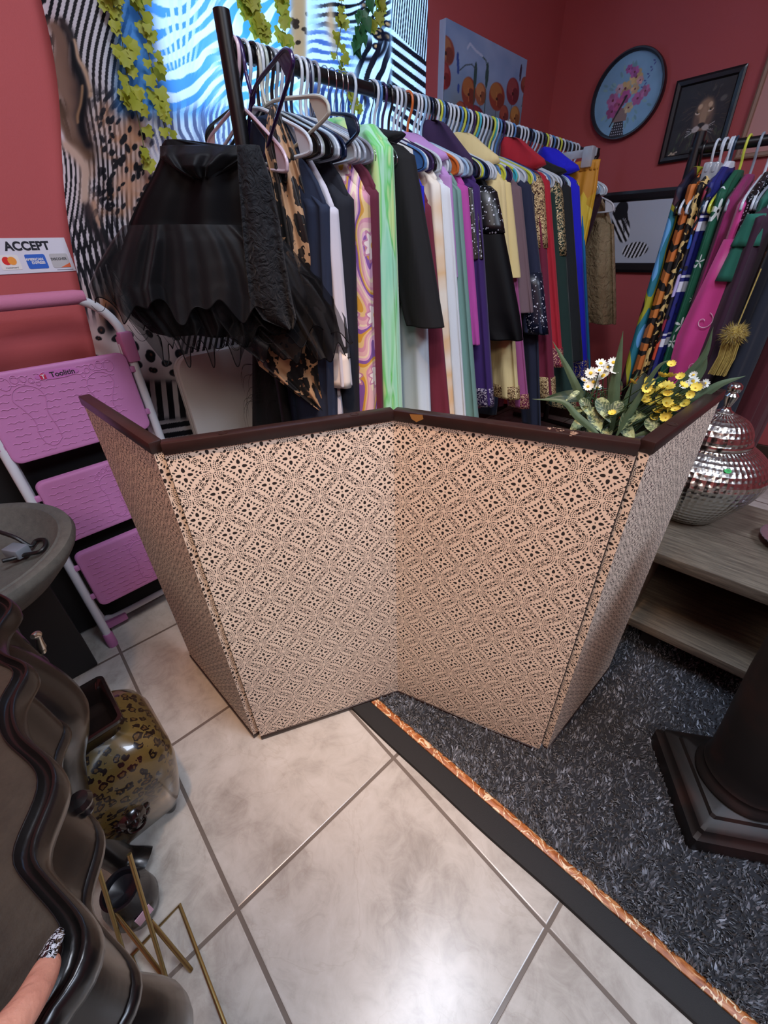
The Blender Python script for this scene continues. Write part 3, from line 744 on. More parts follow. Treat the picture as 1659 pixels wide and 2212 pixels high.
# ================================================================== brass wire stand
M_brass = mat('brushed brass rod', '#9c8a5c', .28, metal=.95)
ws = thing('wire_stand', 'thin brass wire stand of crossed rods on the tiles under the table', 'wire stand', (-.45, -.14, 0))
r_ = .0038
f1, f2, f3, f4 = Z(388, 1955, r_), Z(494, 2235, r_), Z(330, 2180, r_), Z(283, 2065, r_)
O('base_frame', tube(np.array([f4, f1, f2, f2+(f3-f1)*1.0, f3+(0), f4]), r_, 10), M_brass, ws)
for a, b in (((205, 1852), (275, 2085)), ((279, 1845), (362, 2125))):
    q = PX(a[0], a[1], Z=.26); e = Z(b[0], b[1], .012)
    O('upright_rod', tube(np.array([q, (q+e)/2, e]), .0040, 12), M_brass, ws)
for a, b in (((243, 1965), (350, 2105)), ((325, 1990), (413, 2096))):
    q = PX(a[0], a[1], Z=.12); e = Z(b[0], b[1], r_)
    O('cross_rod', tube(np.array([q, (q+e)/2, e]), .0042, 12), M_brass, ws)
# small dark pot with a price sticker behind the stand
M_pot = mat('dark glazed pot', '#15151a', .25); M_sticker = mat('pink price sticker', '#c9a6b8', .6)
pp = thing('small_pot', 'small dark glazed pot with a pink price sticker behind the brass stand', 'pot', (-.60, -.165, 0))
O('body', lathe([(.025, 0), (.038, .01), (.048, .05), (.045, .09), (.034, .115), (.036, .125), (.031, .125), (.028, .11), (.002, .10)], (-.60, -.165, 0), 32), M_pot, pp)
O('price_sticker', place(box((0, 0, 0), (.03, .03, .002)), (-.600+.0475*math.cos(.2), -.165+.0475*math.sin(.2), .065), (-math.sin(.2), math.cos(.2), 0), (0, 0, 1), (math.cos(.2), math.sin(.2), 0)), M_sticker, pp, smooth=False)
# ================================================================== media stand
def gwood():
    x, y, z = coords('Object'); n = noise(vec(x*1.2, y*14., z*14.), scale=7., detail=6., rough=.65, dist=.4); n2 = noise(vec(x*4., y*60., z*60.), scale=6., detail=3.)
    return ramp(n*.7+n2*.3, [(.3, '#443c33'), (.45, '#5f564a'), (.6, '#776d5e'), (.75, '#918977')])
M_gwood = mat('weathered grey wood', '#7d7260', .5, fn=gwood, bump=lambda: noise(scale=90., detail=3.), bstr=.06)
M_dkback = mat('dark backing', '#100e0d', .8)
SY, SZ = 1.222, .41
st = thing('media_stand', 'low weathered grey wood media stand with an open shelf, behind the folding screen', 'stand', (.55, SY+.19, 0))
SX0, SX1 = -.115, 1.15; dp = .48
O('top_board', box(((SX0+SX1)/2, SY+dp/2, SZ-.0175), (SX1-SX0, dp, .035), bev=.002), M_gwood, st)
O('shelf_board', box(((SX0+SX1)/2, SY+dp/2, .125), (SX1-SX0, dp-.004, .03), bev=.002), M_gwood, st)
for x in (SX0+.014, SX1-.014): O('side_panel', box((x, SY+dp/2+.01, (SZ-.035+.0)/2), (.028, dp-.03, SZ-.036), bev=.002), M_gwood, st)
O('back_panel', box(((SX0+SX1)/2, SY+dp-.012, .25), (SX1-SX0-.06, .012, .25)), M_dkback, st, smooth=False)
for x in (SX0+.1, SX1-.1): O('plinth', box((x, SY+dp/2+.02, .055), (.05, dp-.1, .108)), M_dkback, st, smooth=False)
# ================================================================== hammered silver jar
def hammer():
    return voronoi(vec(*coords('UV')), scale=1.0, feature='F1', rnd_=.15)
M_ham = mat('hammered silver', '#c4c2bd', .22, metal=1., bump=hammer, bstr=.85, bdist=.004)
M_sil = mat('polished silver', '#c9c7c2', .16, metal=1.)
M_green = mat('green price sticker', '#2fae55', .6); M_darkink = mat('ink', '#123a20', .6)
jc = PX(1473, 1106, Z=SZ)[:2]; jz = SZ
jar = thing('ginger_jar', 'large hammered silver ginger jar with domed lid on the grey wood stand', 'jar', (*jc, jz))
def lathe_uv(prof, c, n, ku=62., kv=62.):
    V, F = lathe(prof, c, n+1); prof = np.asarray(prof, float)
    # open seam so the dimples can wrap
    a = np.linspace(0, 1, n+1); s = np.r_[0, np.cumsum(np.linalg.norm(np.diff(prof, axis=0), axis=1))]
    ang = np.linspace(0, 2*PI, n+1)
    R = np.stack([prof[:, 0:1]*np.cos(ang), prof[:, 0:1]*np.sin(ang), np.repeat(prof[:, 1:2], n+1, 1)], -1)+np.array(c)
    V, F = rings(R, closed=False); uv = np.stack([np.broadcast_to(a*ku, R.shape[:2]), np.broadcast_to((s*kv)[:, None], R.shape[:2])], -1).reshape(-1, 2)
    return (V, F), uv
bp = bez([(.078, 0, 0), (.090, 0, .010), (.118, 0, .050), (.152, 0, .110), (.168, 0, .155), (.168, 0, .180), (.152, 0, .212), (.122, 0, .238), (.098, 0, .250), (.090, 0, .256)], 60)[:, [0, 2]]
vf, uv = lathe_uv([(0.001, .002)]+[tuple(q) for q in bp], (*jc, jz), 72); O('body', vf, M_ham, jar, uv=uv, angle=180)
lp = bez([(.081, 0, .276), (.083, 0, .284), (.081, 0, .292)], 8)[:, [0, 2]]
lid = O('lid_rim', lathe([(.088, .252), (.095, .253), (.097, .260), (.095, .268), (.089, .270)], (*jc, jz), 64), M_sil, jar)
lp = bez([(.090, 0, .268), (.087, 0, .292), (.068, 0, .320), (.036, 0, .336), (.019, 0, .342), (.012, 0, .347)], 40)[:, [0, 2]]
vf, uv = lathe_uv([tuple(q) for q in lp], (*jc, jz), 64, 36, 62.); ld = O('lid', vf, M_ham, jar, uv=uv, angle=180)
O('finial', lathe([(.020, .340), (.022, .344), (.013, .350), (.009, .358), (.010, .364), (.015, .380), (.017, .390), (.013, .395), (.011, .398), (.016, .403), (.018, .411), (.016, .419), (.009, .425), (.001, .427)], (*jc, jz), 32), M_sil, ld)
th = math.radians(-62); rr_ = .1475
sp = np.array([jc[0]+.143*math.cos(th), jc[1]+.143*math.sin(th), jz+.2235]); nn = np.array([math.cos(th)*.62, math.sin(th)*.62, .78]); tx = np.array([-math.sin(th), math.cos(th), 0]); ty = np.cross(nn, tx)
O('price_sticker', place(prism([(.009*math.cos(t), .007*math.sin(t)) for t in np.linspace(0, 2*PI, 25)[:-1]], 2, 0, .0012), sp, tx, ty, nn), M_green, jar, smooth=False)
O('price_lettering', place(text_vf('15', .008, .0001), sp+nn*.0015, tx, ty, nn), M_darkink, jar, smooth=False)
# ribbed glass dish at the frame's edge
M_dish = mat('ribbed silvered glass', '#b7b9c4', .12, metal=.85)
dc = PX(1668, 1165, Z=SZ+.02); dc = np.array([dc[0]+.055, dc[1]+.03])
n = 120; prof = [(.02, 0), (.03, .004), (.06, .014), (.085, .022), (.088, .026), (.084, .027), (.06, .019), (.002, .008)]
V, F = lathe(prof, (*dc, SZ), n); V = V.reshape(len(prof), n, 3); 
V[:, :, 2] += .0012*np.sin(np.arange(n)*PI/1.5)[None]*np.array([0, .3, 1, 1, 1, 1, .6, 0])[:, None]
tag(O('ribbed_dish', (V.reshape(-1, 3), F), M_dish), 'small ribbed silvered glass dish on the grey wood stand beside the jar', 'dish')
# ================================================================== dark pedestal
def ped():
    n = noise(scale=16., detail=5.); n2 = noise(scale=5., detail=3.)
    return mixc(sstep(n*.5+n2*.5, .46, .62), '#0a0707', '#24120e')
M_ped = mat('dark stained wood', '#1a1010', .55, fn=ped, bump=lambda: noise(scale=60., detail=4.), bstr=.1)
A_ = np.array([.094, .938]); B_ = np.array([.218, .738]); e1 = (B_-A_)/np.linalg.norm(B_-A_); e2 = np.array([-e1[1], e1[0]])
side = np.linalg.norm(B_-A_); 
pcx = (A_+B_)/2+e2*(.124)
pd = thing('pedestal', 'dark stained wooden pedestal with a stepped base standing on the shaggy rug', 'pedestal', (*pcx, .012))
def octo(h, z):
    k = .30*h; pts = [(h, -h+k), (h, h-k), (h-k, h), (-h+k, h), (-h, h-k), (-h, -h+k), (-h+k, -h), (h-k, -h)]; return [(p, q, z) for p, q in pts]
def sq(h, z, k=.02): return [(p, q, z) for p, q in rrect(2*h, 2*h, k, 2)]
hb = .128
lv_ = [(hb, .012), (hb, .055), (hb-.006, .060), (hb-.010, .066), (hb-.012, .078), (hb-.020, .086), (hb-.034, .092), (hb-.038, .100), (hb-.044, .104), (.02, .105)]
O('base', place(rings(np.array([sq(h, z, .006) for h, z in lv_])), (*pcx, 0), (*e1, 0), (*e2, 0), (0, 0, 1)), M_ped, pd, angle=25)
O('column', lathe([(.086, .103), (.090, .110), (.088, .120), (.082, .126), (.080, .136), (.082, .142), (.078, .150), (.080, .20), (.088, .30), (.098, .42), (.106, .58), (.110, .72), (.116, .75), (.116, .78), (.001, .78)], (*pcx, 0), 56), M_ped, pd)
O('top_board', place(box((0, 0, .80), (.30, .30, .034), bev=.006), (*pcx, 0), (*e1, 0), (*e2, 0), (0, 0, 1)), M_ped, pd)
# ================================================================== artificial flowers
def leafmat(name, a, b, r=.5):
    def f():
        u, v, _ = coords('UV'); n = noise(scale=40., detail=4.)
        vein = emax(eabs(u-.5) < .03, esin(v*40.+eabs(u-.5)*26.) > .93)
        return mixc(vein*.35, mixc(n, a, b), b)
    return mat(name, a, r, fn=f, trans=.12)
M_blade = leafmat('dusty green blade', '#3a5240', '#5c7558')
def varieg():
    u, v, _ = coords('UV'); n = noise(scale=90., detail=5., rough=.7); r = noise(scale=30., detail=3.)
    e = sstep(n*.6+r*.4+(0.5-eabs(u-.5))*.12, .50, .60); vein = esin(v*38.+eabs(u-.5)*24.) > .90
    return mixc(vein*.4, mixc(e, '#2f4a30', '#a7b884'), '#cfd8b0')
M_var = mat('variegated leaf', '#56754c', .45, fn=varieg, trans=.1)
M_broad = leafmat('grey green broad leaf', '#4c5d5a', '#66756f', .7)
M_dkl = leafmat('dark green leaf', '#1d3322', '#2e4a30')
M_stem = mat('green stem', '#38502f', .6); M_pet = mat('white petal', '#dfe8e2', .6, trans=.15); M_yel = mat('yellow petal', '#e8d85c', .6, trans=.15); M_yc = mat('yellow flower centre', '#dcb92e', .7)
fc = np.array([-.28, 1.02])
fl = thing('flower_arrangement', 'artificial flower arrangement of daisies, yellow blooms and long leaves behind the folding screen', 'flowers', (*fc, 0))
M_cpot = mat('brown basket pot', '#4a3426', .8, bump=lambda: noise(scale=120.), bstr=.4)
O('pot', lathe([(.07, 0), (.09, .01), (.115, .2), (.12, .70), (.13, .72), (.12, .73), (.10, .72), (.002, .70)], (*fc, 0), 28), M_cpot, fl)
def leaf(P, w, mt, name='leaf', fold=.25, nx=7, roll=0., side=None):
    """ribbon leaf along points P with maximum half-width w"""
    C_ = bez(P, 22); T, N, B = frames(C_)
    if side is None: side = np.cross(T.mean(0), CAM-C_.mean(0))
    side = np.array(side, float); t = np.linspace(0, 1, len(C_)); V = []; UV = []
    for i in range(len(C_)):
        s_ = side-T[i]*(side @ T[i]); s_ /= np.linalg.norm(s_); nm = np.cross(T[i], s_)
        wd = w*min(1, 3.2*t[i]+.25)*max(0.02, (1-t[i]**2.2))
        for k in range(nx):
            a = (k/(nx-1)-.5)*2; V.append(C_[i]+s_*a*wd+nm*fold*abs(a)*wd); UV.append((k/(nx-1), t[i]))
    F = [(i*nx+k, i*nx+k+1, (i+1)*nx+k+1, (i+1)*nx+k) for i in range(len(C_)-1) for k in range(nx-1)]
    return O(name, (V, F), mt, fl, uv=UV, angle=180)
def broadleaf(c, tip_, w, mt, up=(0, 0, 1), name='variegated_leaf'):
    c = np.array(c); tip_ = np.array(tip_); d = tip_-c; L = np.linalg.norm(d); d /= L
    view = CAM-c; view /= np.linalg.norm(view); view = view+np.array(up)*.5; s_ = np.cross(d, view); s_ /= np.linalg.norm(s_); nm = np.cross(s_, d)
    V = []; UV = []; n1, n2 = 16, 9
    for i in range(n1):
        t = i/(n1-1); wd = w*(math.sin(PI*min(1, t**.72))**.8)+.0004; drop = -.16*L*t*t
        for k in range(n2):
            a = (k/(n2-1)-.5)*2; V.append(c+d*L*t+s_*a*wd+nm*(.28*abs(a)*wd-.02*L*math.sin(9*t+3*a)*.3)+np.array([0, 0, drop])); UV.append((k/(n2-1), t))
    F = [(i*n2+k, i*n2+k+1, (i+1)*n2+k+1, (i+1)*n2+k) for i in range(n1-1) for k in range(n2-1)]
    return O(name, (V, F), mt, fl, uv=UV, angle=180)
base = np.array([*fc, .73])
def fp(x, y, k=0.): # point on a plane through the arrangement facing the camera, k metres nearer
    n_ = np.array([*(-fc), 0])/np.linalg.norm(fc); return PP(x, y, np.array([*fc, .8])+n_*k, n_)
# long blades
for pts, w, k in (([(1300, 935), (1262, 870), (1228, 800), (1194, 737)], .011, .03), ([(1322, 930), (1326, 850), (1335, 790), (1346, 715)], .0125, .05), ([(1300, 945), (1248, 900), (1215, 868), (1150, 862)], .008, .08),
                  ([(1340, 940), (1380, 860), (1420, 795), (1540, 775)][:3]+[(1450, 776)], .006, .06), ([(1420, 900), (1470, 830), (1520, 770), (1541, 706)], .010, .0), ([(1430, 900), (1480, 845), (1515, 800), (1528, 771)], .012, .02),
                  ([(1440, 890), (1520, 850), (1560, 828), (1611, 812)], .010, .02), ([(1360, 945), (1420, 925), (1470, 895), (1530, 865)], .006, .06), ([(1330, 945), (1360, 890), (1395, 838), (1430, 810)], .006, .08), ([(1345, 945), (1348, 880), (1366, 830), (1380, 800)], .006, .0)):
    leaf([fp(x, y, k) for x, y in pts], w, M_blade, 'long_leaf')
# broad grey leaf and dark leaves
for (a, b, w, mt, nm) in (((1375, 935), (1402, 775), .034, M_broad, 'broad_leaf'), ((1280, 860), (1180, 845), .015, M_dkl, 'dark_leaf'), ((1320, 900), (1230, 872), .014, M_dkl, 'dark_leaf'), ((1420, 900), (1500, 905), .016, M_dkl, 'dark_leaf'), ((1300, 905), (1240, 925), .015, M_dkl, 'dark_leaf'), ((1390, 890), (1350, 935), .02, M_dkl, 'dark_leaf'), ((1400, 900), (1440, 935), .02, M_dkl, 'dark_leaf'), ((1330, 870), (1290, 930), .018, M_dkl, 'dark_leaf')):
    broadleaf(fp(*a, -.03), fp(*b, .0), w, mt, name=nm)
for a, b, w in (((1255, 860), (1278, 895), .010), ((1330, 880), (1305, 895), .012), ((1345, 868), (1308, 900), .012), ((1350, 905), (1400, 890), .013), ((1275, 880), (1300, 925), .016), ((1230, 895), (1275, 870), .008), ((1310, 925), (1310, 948), .012), ((1252, 845), (1222, 862), .006), ((1440, 880), (1490, 845), .009), ((1290, 860), (1322, 905), .014), ((1372, 885), (1338, 925), .014), ((1395, 905), (1430, 935), .013), ((1265, 905), (1232, 925), .012), ((1340, 915), (1372, 945), .013), ((1300, 890), (1268, 940), .013)):
    broadleaf(fp(*a, .05), fp(*b, .07), w, M_var)
# daisies
def flower(c, r, n, mt, nm, wide=.34, cup=.25, face=None, cen=.30):
    c = np.array(c); f = CAM-c; f /= np.linalg.norm(f); f = f*.55+np.array([0, 0, .6])+nr.normal(0, .35, 3); f /= np.linalg.norm(f)
    a_ = np.cross(f, [0.3, .2, 1]); a_ /= np.linalg.norm(a_); b_ = np.cross(f, a_)
    parts = []
    for k in range(n):
        t = 2*PI*k/n+nr.normal(0, .06); d = a_*math.cos(t)+b_*math.sin(t); s_ = np.cross(f, d); V = []
        for i in range(5):
            q = i/4; w = r*wide*(.25+.75*math.sin(PI*min(1, .18+q*.68)))
            for u in (-1, 0, 1): V.append(c+d*r*(.15+.85*q)+s_*u*w*(1 if i < 4 else .4)+f*(r*cup*q*q-(.06*r if u == 0 else 0)))
        parts.append((V, [(i*3+k2, i*3+k2+1, (i+1)*3+k2+1, (i+1)*3+k2) for i in range(4) for k2 in range(2)]))
    o = O(nm, join(parts), mt, fl, angle=180)
    if cen: O('flower_centre', place(lathe([(r*cen, 0), (r*cen*.8, r*.14), (r*cen*.4, r*.2), (.0002, r*.21)], (0, 0, 0), 10), c+f*r*.02, a_, b_, f), M_yc, o)
def stem(c, k=.04):
    g = base+nr.normal(0, .03, 3)*np.array([1, 1, .2]); mid = (np.array(c)+g)/2+np.array([0, 0, .015])
    O('stem', tube(bez([g, mid, c], 8), .0012, 5), M_stem, fl)
for x, y, r in ((1303, 812, 15), (1298, 785, 11), (1325, 783, 11), (1276, 806, 12), (1282, 825, 12), (1270, 835, 10), (1290, 838, 11), (1313, 793, 9), (1327, 800, 9), (1295, 800, 10), (1262, 822, 9), (1497, 823, 10), (1480, 832, 9), (1512, 832, 9), (1523, 828, 8), (1498, 810, 7), (1487, 855, 9), (1470, 865, 8)):
    c = fp(x, y, nr.uniform(.0, .05)); z_ = np.linalg.norm(c-CAM); flower(c, r*z_/960, 13, M_pet, 'daisy', wide=.2); stem(c)
for x, y, r in ((1400, 825, 11), (1396, 838, 10), (1403, 848, 11), (1392, 863, 11), (1400, 872, 12), (1432, 838, 13), (1442, 835, 12), (1426, 842, 10), (1446, 813, 12), (1428, 812, 9), (1450, 787, 8), (1366, 826, 8), (1440, 870, 11), (1425, 865, 10), (1432, 878, 12), (1440, 885, 10), (1450, 880, 10), (1420, 890, 9), (1438, 902, 11), (1412, 902, 8), (1443, 852, 9), (1475, 833, 9), (1503, 838, 10), (1480, 872, 9), (1470, 814, 8), (1490, 852, 8), (1460, 885, 9), (1465, 858, 7), (1322, 893, 8), (1420, 850, 9)):
    c = fp(x, y, nr.uniform(.03, .08)); z_ = np.linalg.norm(c-CAM); flower(c, r*z_/980, 11, M_yel, 'yellow_bloom', wide=.30, cup=.45, cen=.16); stem(c)
gr_ = []
for k in range(70):
    a = fp(nr.uniform(1265, 1345), nr.uniform(840, 900), nr.uniform(-.02, .04)); d = nr.normal(0, 1, 3); d[2] = abs(d[2]); gr_.append(tube([a, a+d*.012, a+d*.022+np.array([0, 0, -.004])], [.0012, .001, .0003], 4))
tag(O('fine_foliage', join(gr_), M_stem, fl), kind='stuff')
# ================================================================== printed curtain over the window
CX = XW+.045
def cyl(z): return .527-(1.69-z)*.215+.012*np.sin(z*9)
nu, nv = 820, 960
u, v = np.meshgrid(np.linspace(0, 1, nu), np.linspace(0, 1, nv)); zz = .35+v*(2.62-.35)
ylo = cyl(zz); yhi = 1.975+.01*np.sin(zz*5); yy = ylo+(yhi-ylo)*u
xx = CX+.010*np.sin(yy*26+zz*1.3)+.007*np.sin(yy*57-zz*2.)+.004*np.sin(zz*14+yy*9)
xx = xx-.02*np.exp(-((yy-1.60)/.015)**2)
P = np.stack([xx, yy, zz], -1); D = P-CAM
dz = D @ FW; ix = 829.5+FPX*(D @ RT)/dz; iy = 1106-FPX*(D @ UP)/dz        # only used to lay out the print
N_ = lambda s, k: vnoise(ix/100+20, iy/100+20, s, k)
wx = ix+26*(N_(1.1, 1)-.5)*2+8*(N_(4., 2)-.5); wy = iy+30*(N_(1.0, 3)-.5)*2+8*(N_(4., 4)-.5)
def stripes(ph, duty=.5, soft=.18): 
    s = np.sin(ph*2*PI); return np.clip((s-(1-2*duty))/soft+.5, 0, 1)
W_ = np.array([.93, .93, .96]); K_ = np.array([.055, .055, .095]); OR = rgb('#c98a5a'); BR = rgb('#5b3a28'); BLU = rgb('#4d93d6'); TAN = rgb('#b08a6a')
C = np.ones(ix.shape+(3,))*W_
def put(mask, col):
    global C
    m_ = np.clip(mask, 0, 1)[..., None]; C = C*(1-m_)+np.array(col)*m_
def reg(x0, x1, y0, y1, s=10.):
    r = lambda a: 1/(1+np.exp(-np.clip(a, -40, 40)))
    return r((ix-x0)/s)*r((x1-ix)/s)*r((iy-y0)/s)*r((y1-iy)/s)
def edge_x(y): return 75+.165*y
ex = ix-edge_x(iy)
# leopard field through the middle
rs = np.random.RandomState(11)
def spots(mask, n, x0, x1, y0, y1, rx, ry, rot, col=K_, hollow=.0, inner=OR):
    for _ in range(n):
        cx, cy = rs.uniform(x0, x1), rs.uniform(y0, y1); a = rot+rs.normal(0, .3); q = rs.uniform(.7, 1.25)
        sl = (np.abs(ix-cx) < rx*4) & (np.abs(iy-cy) < ry*4)
        if not sl.any(): continue
        X = wx[sl]-26*0-cx-(wx[sl]-ix[sl])*.6; Y = wy[sl]-cy-(wy[sl]-iy[sl])*.6
        c, s_ = math.cos(a), math.sin(a); d = np.sqrt(((X*c+Y*s_)/(rx*q))**2+((-X*s_+Y*c)/(ry*q))**2)
        m_ = np.clip((1-d)/.15, 0, 1)*mask[sl]; m_ = m_[:, None]; C[sl] = C[sl]*(1-m_)+col*m_
        if hollow:
            m2 = np.clip((hollow-d)/.15, 0, 1)*mask[sl]; m2 = m2[:, None]; C[sl] = C[sl]*(1-m2)+inner*m2
# zebra left side: fine curved lines
r1 = reg(40, 300, -200, 620, 12)
ph = (ex*1.0+20*np.sin(iy/75.))/(13.5+3.5*np.cos(iy/120.))+iy/150.
put(r1*stripes(ph, .46)*(ex < 200), K_)
# thick bars at the extreme edge
put((ex < 22)*stripes((iy+ex*.8)/46., .5)*reg(0, 400, -200, 250), K_); put((ex < 22)*(1-stripes((iy+ex*.8)/46., .5))*reg(0, 400, -200, 250), W_)
# brown horn shapes
def dpoly(pts):
    d = np.full(ix.shape, 1e3)
    for (ax_, ay_), (bx__, by__) in zip(pts[:-1], pts[1:]):
        lx_, ly_ = bx__-ax_, by__-ay_; t = np.clip(((wx-ax_)*lx_+(wy-ay_)*ly_)/(lx_*lx_+ly_*ly_), 0, 1)
        d = np.minimum(d, np.hypot(wx-ax_-t*lx_, wy-ay_-t*ly_))
    return d
def sw(pts, w, col, k=1.15): put(np.exp(-(dpoly(pts)/w)**2)*k, col)
sw([(128, 70), (142, 140), (168, 210), (188, 310)], 26, rgb('#8d7464')); sw([(112, 150), (128, 200), (150, 235)], 12, rgb('#54402f')); sw([(135, 235), (158, 290), (190, 330)], 15, rgb('#6b5240'))
sw([(108, 190), (132, 250), (150, 300)], 8, W_); sw([(150, 300), (180, 350), (196, 420)], 13, rgb('#dcc6b4')); sw([(152, 60), (170, 130), (186, 220), (198, 305)], 11, K_); sw([(146, 40), (158, 90)], 8, rgb('#3a2f30'))
sw([(168, 90), (186, 150), (198, 215)], 5, rgb('#cdae92')); sw([(178, 190), (184, 260)], 3, rgb('#a98a68')); sw([(205, 440), (215, 500), (235, 560)], 12, rgb('#2a2028')); sw([(218, 430), (228, 480)], 7, rgb('#c9a48c'))
# leopard patch
lp_ = reg(205, 330, 195, 470, 10); put(lp_*N_(3., 5), rgb('#d9a98a')); put(lp_*np.clip(N_(5., 6)*2-1.1, 0, 1), OR)
spots(lp_, 110, 200, 345, 195, 470, 5.2, 9, .25)
put(reg(225, 350, 196, 240, 6)*stripes((wx+wy*.25)/22., .45)*.9, K_)
# window area: sky light through the cloth painted in as blue, with white bands
wr_ = reg(250, 470, -300, 250, 8); put(wr_*.85, rgb('#3f92e4'))
b1_ = (wy-225+(wx-330)*.72+.0022*(wx-400)**2); put(reg(330, 640, -60, 235, 6)*stripes(b1_/46., .52), W_*1.05)
fan_ = np.arctan2(iy-250, ix-395); put(reg(352, 425, -60, 150, 5)*stripes(fan_*13., .5)*(ix > 362+(-iy)*.12), W_)
put(reg(430, 660, 230, 330, 8)*stripes(wx/11., .5)*.75, rgb('#3b4a78'))
put(reg(330, 470, 235, 330, 8)*stripes((wx-wy*.1)/14., .42)*.8, rgb('#4a5078'))
put(reg(470, 640, -300, 240, 8)*stripes((wy+wx*.55)/34., .42)*.9, rgb('#4294e0'))
# orange leopard band beside the seam, second panel
put(reg(628, 664, -300, 130, 3), rgb('#b8835a')); spots(reg(628, 664, -300, 120, 3), 26, 625, 668, -200, 110, 8, 6, .6, BR*.5)
p2 = reg(664, 846, -400, 420, 2); put(p2, W_)
rr2 = np.hypot(ix-700, iy-40); put(p2*reg(664, 720, -80, 80, 5)*np.clip(N_(4., 8)*1.4-.3, 0, 1), rgb('#cfe3ea'))
put(p2*reg(690, 850, -300, 60, 6)*stripes((wy+wx*.6+.003*(wx-760)**2)/20., .42), K_)
put(p2*reg(664, 760, 60, 200, 6)*stripes((wy-wx*.2)/18., .4)*.9, rgb('#3a5aa0'))
put(p2*reg(690, 735, 10, 110, 6)*np.exp(-((wx-712)/9)**2), rgb('#d79a70'))
spots(p2*reg(780, 850, -200, 120, 5), 16, 770, 846, -120, 110, 12, 10, .4, K_, .5, OR)
put(p2*reg(770, 846, 85, 230, 4)*stripes((wx+wy*.15)/24., .5), K_); put(p2*np.exp(-((np.hypot(ix-795, iy-90)-38)/6)**2)*reg(770, 850, 70, 150, 4), K_)
put(p2*reg(660, 800, 180, 420, 5)*stripes((wx+wy*.35)/14., .5), rgb('#2a3a66'))
p3_ = reg(846, 930, -400, 420, 1.5); put(p3_, W_); d_ = iy-(62+(ix-846)*.95)
put(p3_*(d_ < 0)*stripes((ix+iy*.08)/5.2, .5, .5), K_); put(p3_*(d_ > 0)*stripes((iy-(ix-846)*.75)/25., .52), K_)
# lower part
lo = reg(100, 420, 610, 830, 10); put(lo, rgb('#e6dcdc'))
put(reg(150, 262, 470, 680, 8)*stripes((ex-iy*.05+8*np.sin(iy/60))/15, .5), K_); 
put(reg(195, 300, 590, 720, 8)*np.exp(-((ix-238)/22)**2-((iy-665)/42)**2)*1.5, rgb('#b57a55')); put(np.exp(-((ix-240)/13)**2-((iy-690)/28)**2)*1.6, K_)
spots(lo*reg(190, 400, 700, 830, 6), 26, 200, 400, 705, 830, 11, 8, .3, K_, .35, rgb('#6b4030'))
put(reg(300, 460, 822, 1000, 3), K_); put(reg(300, 460, 822, 905, 3)*stripes((ix-iy*.1)/24., .42), rgb('#d8d0d0')); put(reg(300, 460, 905, 1100, 3)*stripes((iy+ix*.15)/20., .4), rgb('#d8d0d0'))
put(reg(395, 560, 600, 822, 5)*stripes((ix+iy*.2)/12., .5), K_)
I = np.arange(nu*nv).reshape(nv, nu); Fq = np.stack([I[:-1, :-1], I[:-1, 1:], I[1:, 1:], I[1:, :-1]], -1).reshape(-1, 4)
M_curt = mat('printed polyester curtain', '#ffffff', .75, fn=lambda: attrc(), trans=.45)
tag(O('curtain', (P.reshape(-1, 3), Fq), M_curt, cols=lin(np.clip(C, 0, 1)).reshape(-1, 3), angle=180), 'curtain with zebra stripes and leopard print hanging over the bright window', 'curtain')
# ================================================================== vines in front of the curtain
M_ivy = mat('yellow green vine leaf', '#a5ac2e', .55, fn=lambda: mixc(noise(scale=30., detail=2.), '#8f9c22', '#c0bf45'), trans=.35)
M_ivyd = mat('deep green ivy leaf', '#1f5c33', .4, fn=lambda: mixc(noise(scale=40., detail=2.), '#154a28', '#3a7d4a'), trans=.15)
M_vst = mat('vine stem', '#5d6330', .6)
def vine(pts, lbl, mt, nl, size, X0=-1.545, spread=9):
    C_ = bez([PX(x, y, X=X0) for x, y in pts], 40)
    t = thing('hanging_vine', lbl, 'vine', C_[-1]); O('stem', tube(C_, .0014, 5), M_vst, t); parts = []
    for k in range(nl):
        c = C_[int(rnd.random()*(len(C_)-1))]+np.array([rnd.uniform(-.01, .02), rnd.uniform(-1, 1)*.0018*spread, rnd.uniform(-.012, .008)])
        r = size*rnd.uniform(.7, 1.2); tilt = rnd.uniform(-.9, .9); d = np.array([.15, math.sin(tilt)*.7, -math.cos(tilt)]); d /= np.linalg.norm(d)
        n_ = np.array([.8, rnd.uniform(-.7, .3), rnd.uniform(-.1, .6)]); s_ = np.cross(d, n_); s_ /= np.linalg.norm(s_); n_ = np.cross(s_, d)
        out = [(0, 0), (-.42, -.10), (-.62, .22), (-.40, .42), (-.52, .72), (-.22, .74), (0, 1.0), (.22, .74), (.52, .72), (.40, .42), (.62, .22), (.42, -.10)]
        if mt is M_ivyd: out = [(0, 0), (-.3, -.1), (-.58, .1), (-.45, .45), (-.2, .75), (0, 1.1), (.2, .75), (.45, .45), (.58, .1), (.3, -.1)]
        V = [c+d*r*.35]+[c+s_*a*r+d*b*r+n_*r*(.22*abs(a)-.05*b*b) for a, b in out]; n = len(out)
        parts.append((V, [(0, 1+i, 1+(i+1) % n) for i in range(n)]))
    O('leaves', join(parts), mt, t, angle=180); return t
vine([(232, -30), (240, 10), (262, 75), (270, 140), (283, 200), (300, 262), (312, 330), (308, 365)], 'yellow-green vine nearest the left edge of the curtain', M_ivy, 40, .029)
vine([(290, -30), (297, 20), (315, 60), (322, 120), (335, 170), (345, 220), (352, 262), (362, 292)], 'second yellow-green vine from the left edge of the curtain', M_ivy, 32, .029)
vine([(520, -40), (535, 0), (550, 40), (568, 62)], 'short yellow-green vine left of the middle, above the hanger hooks', M_ivy, 30, .036)
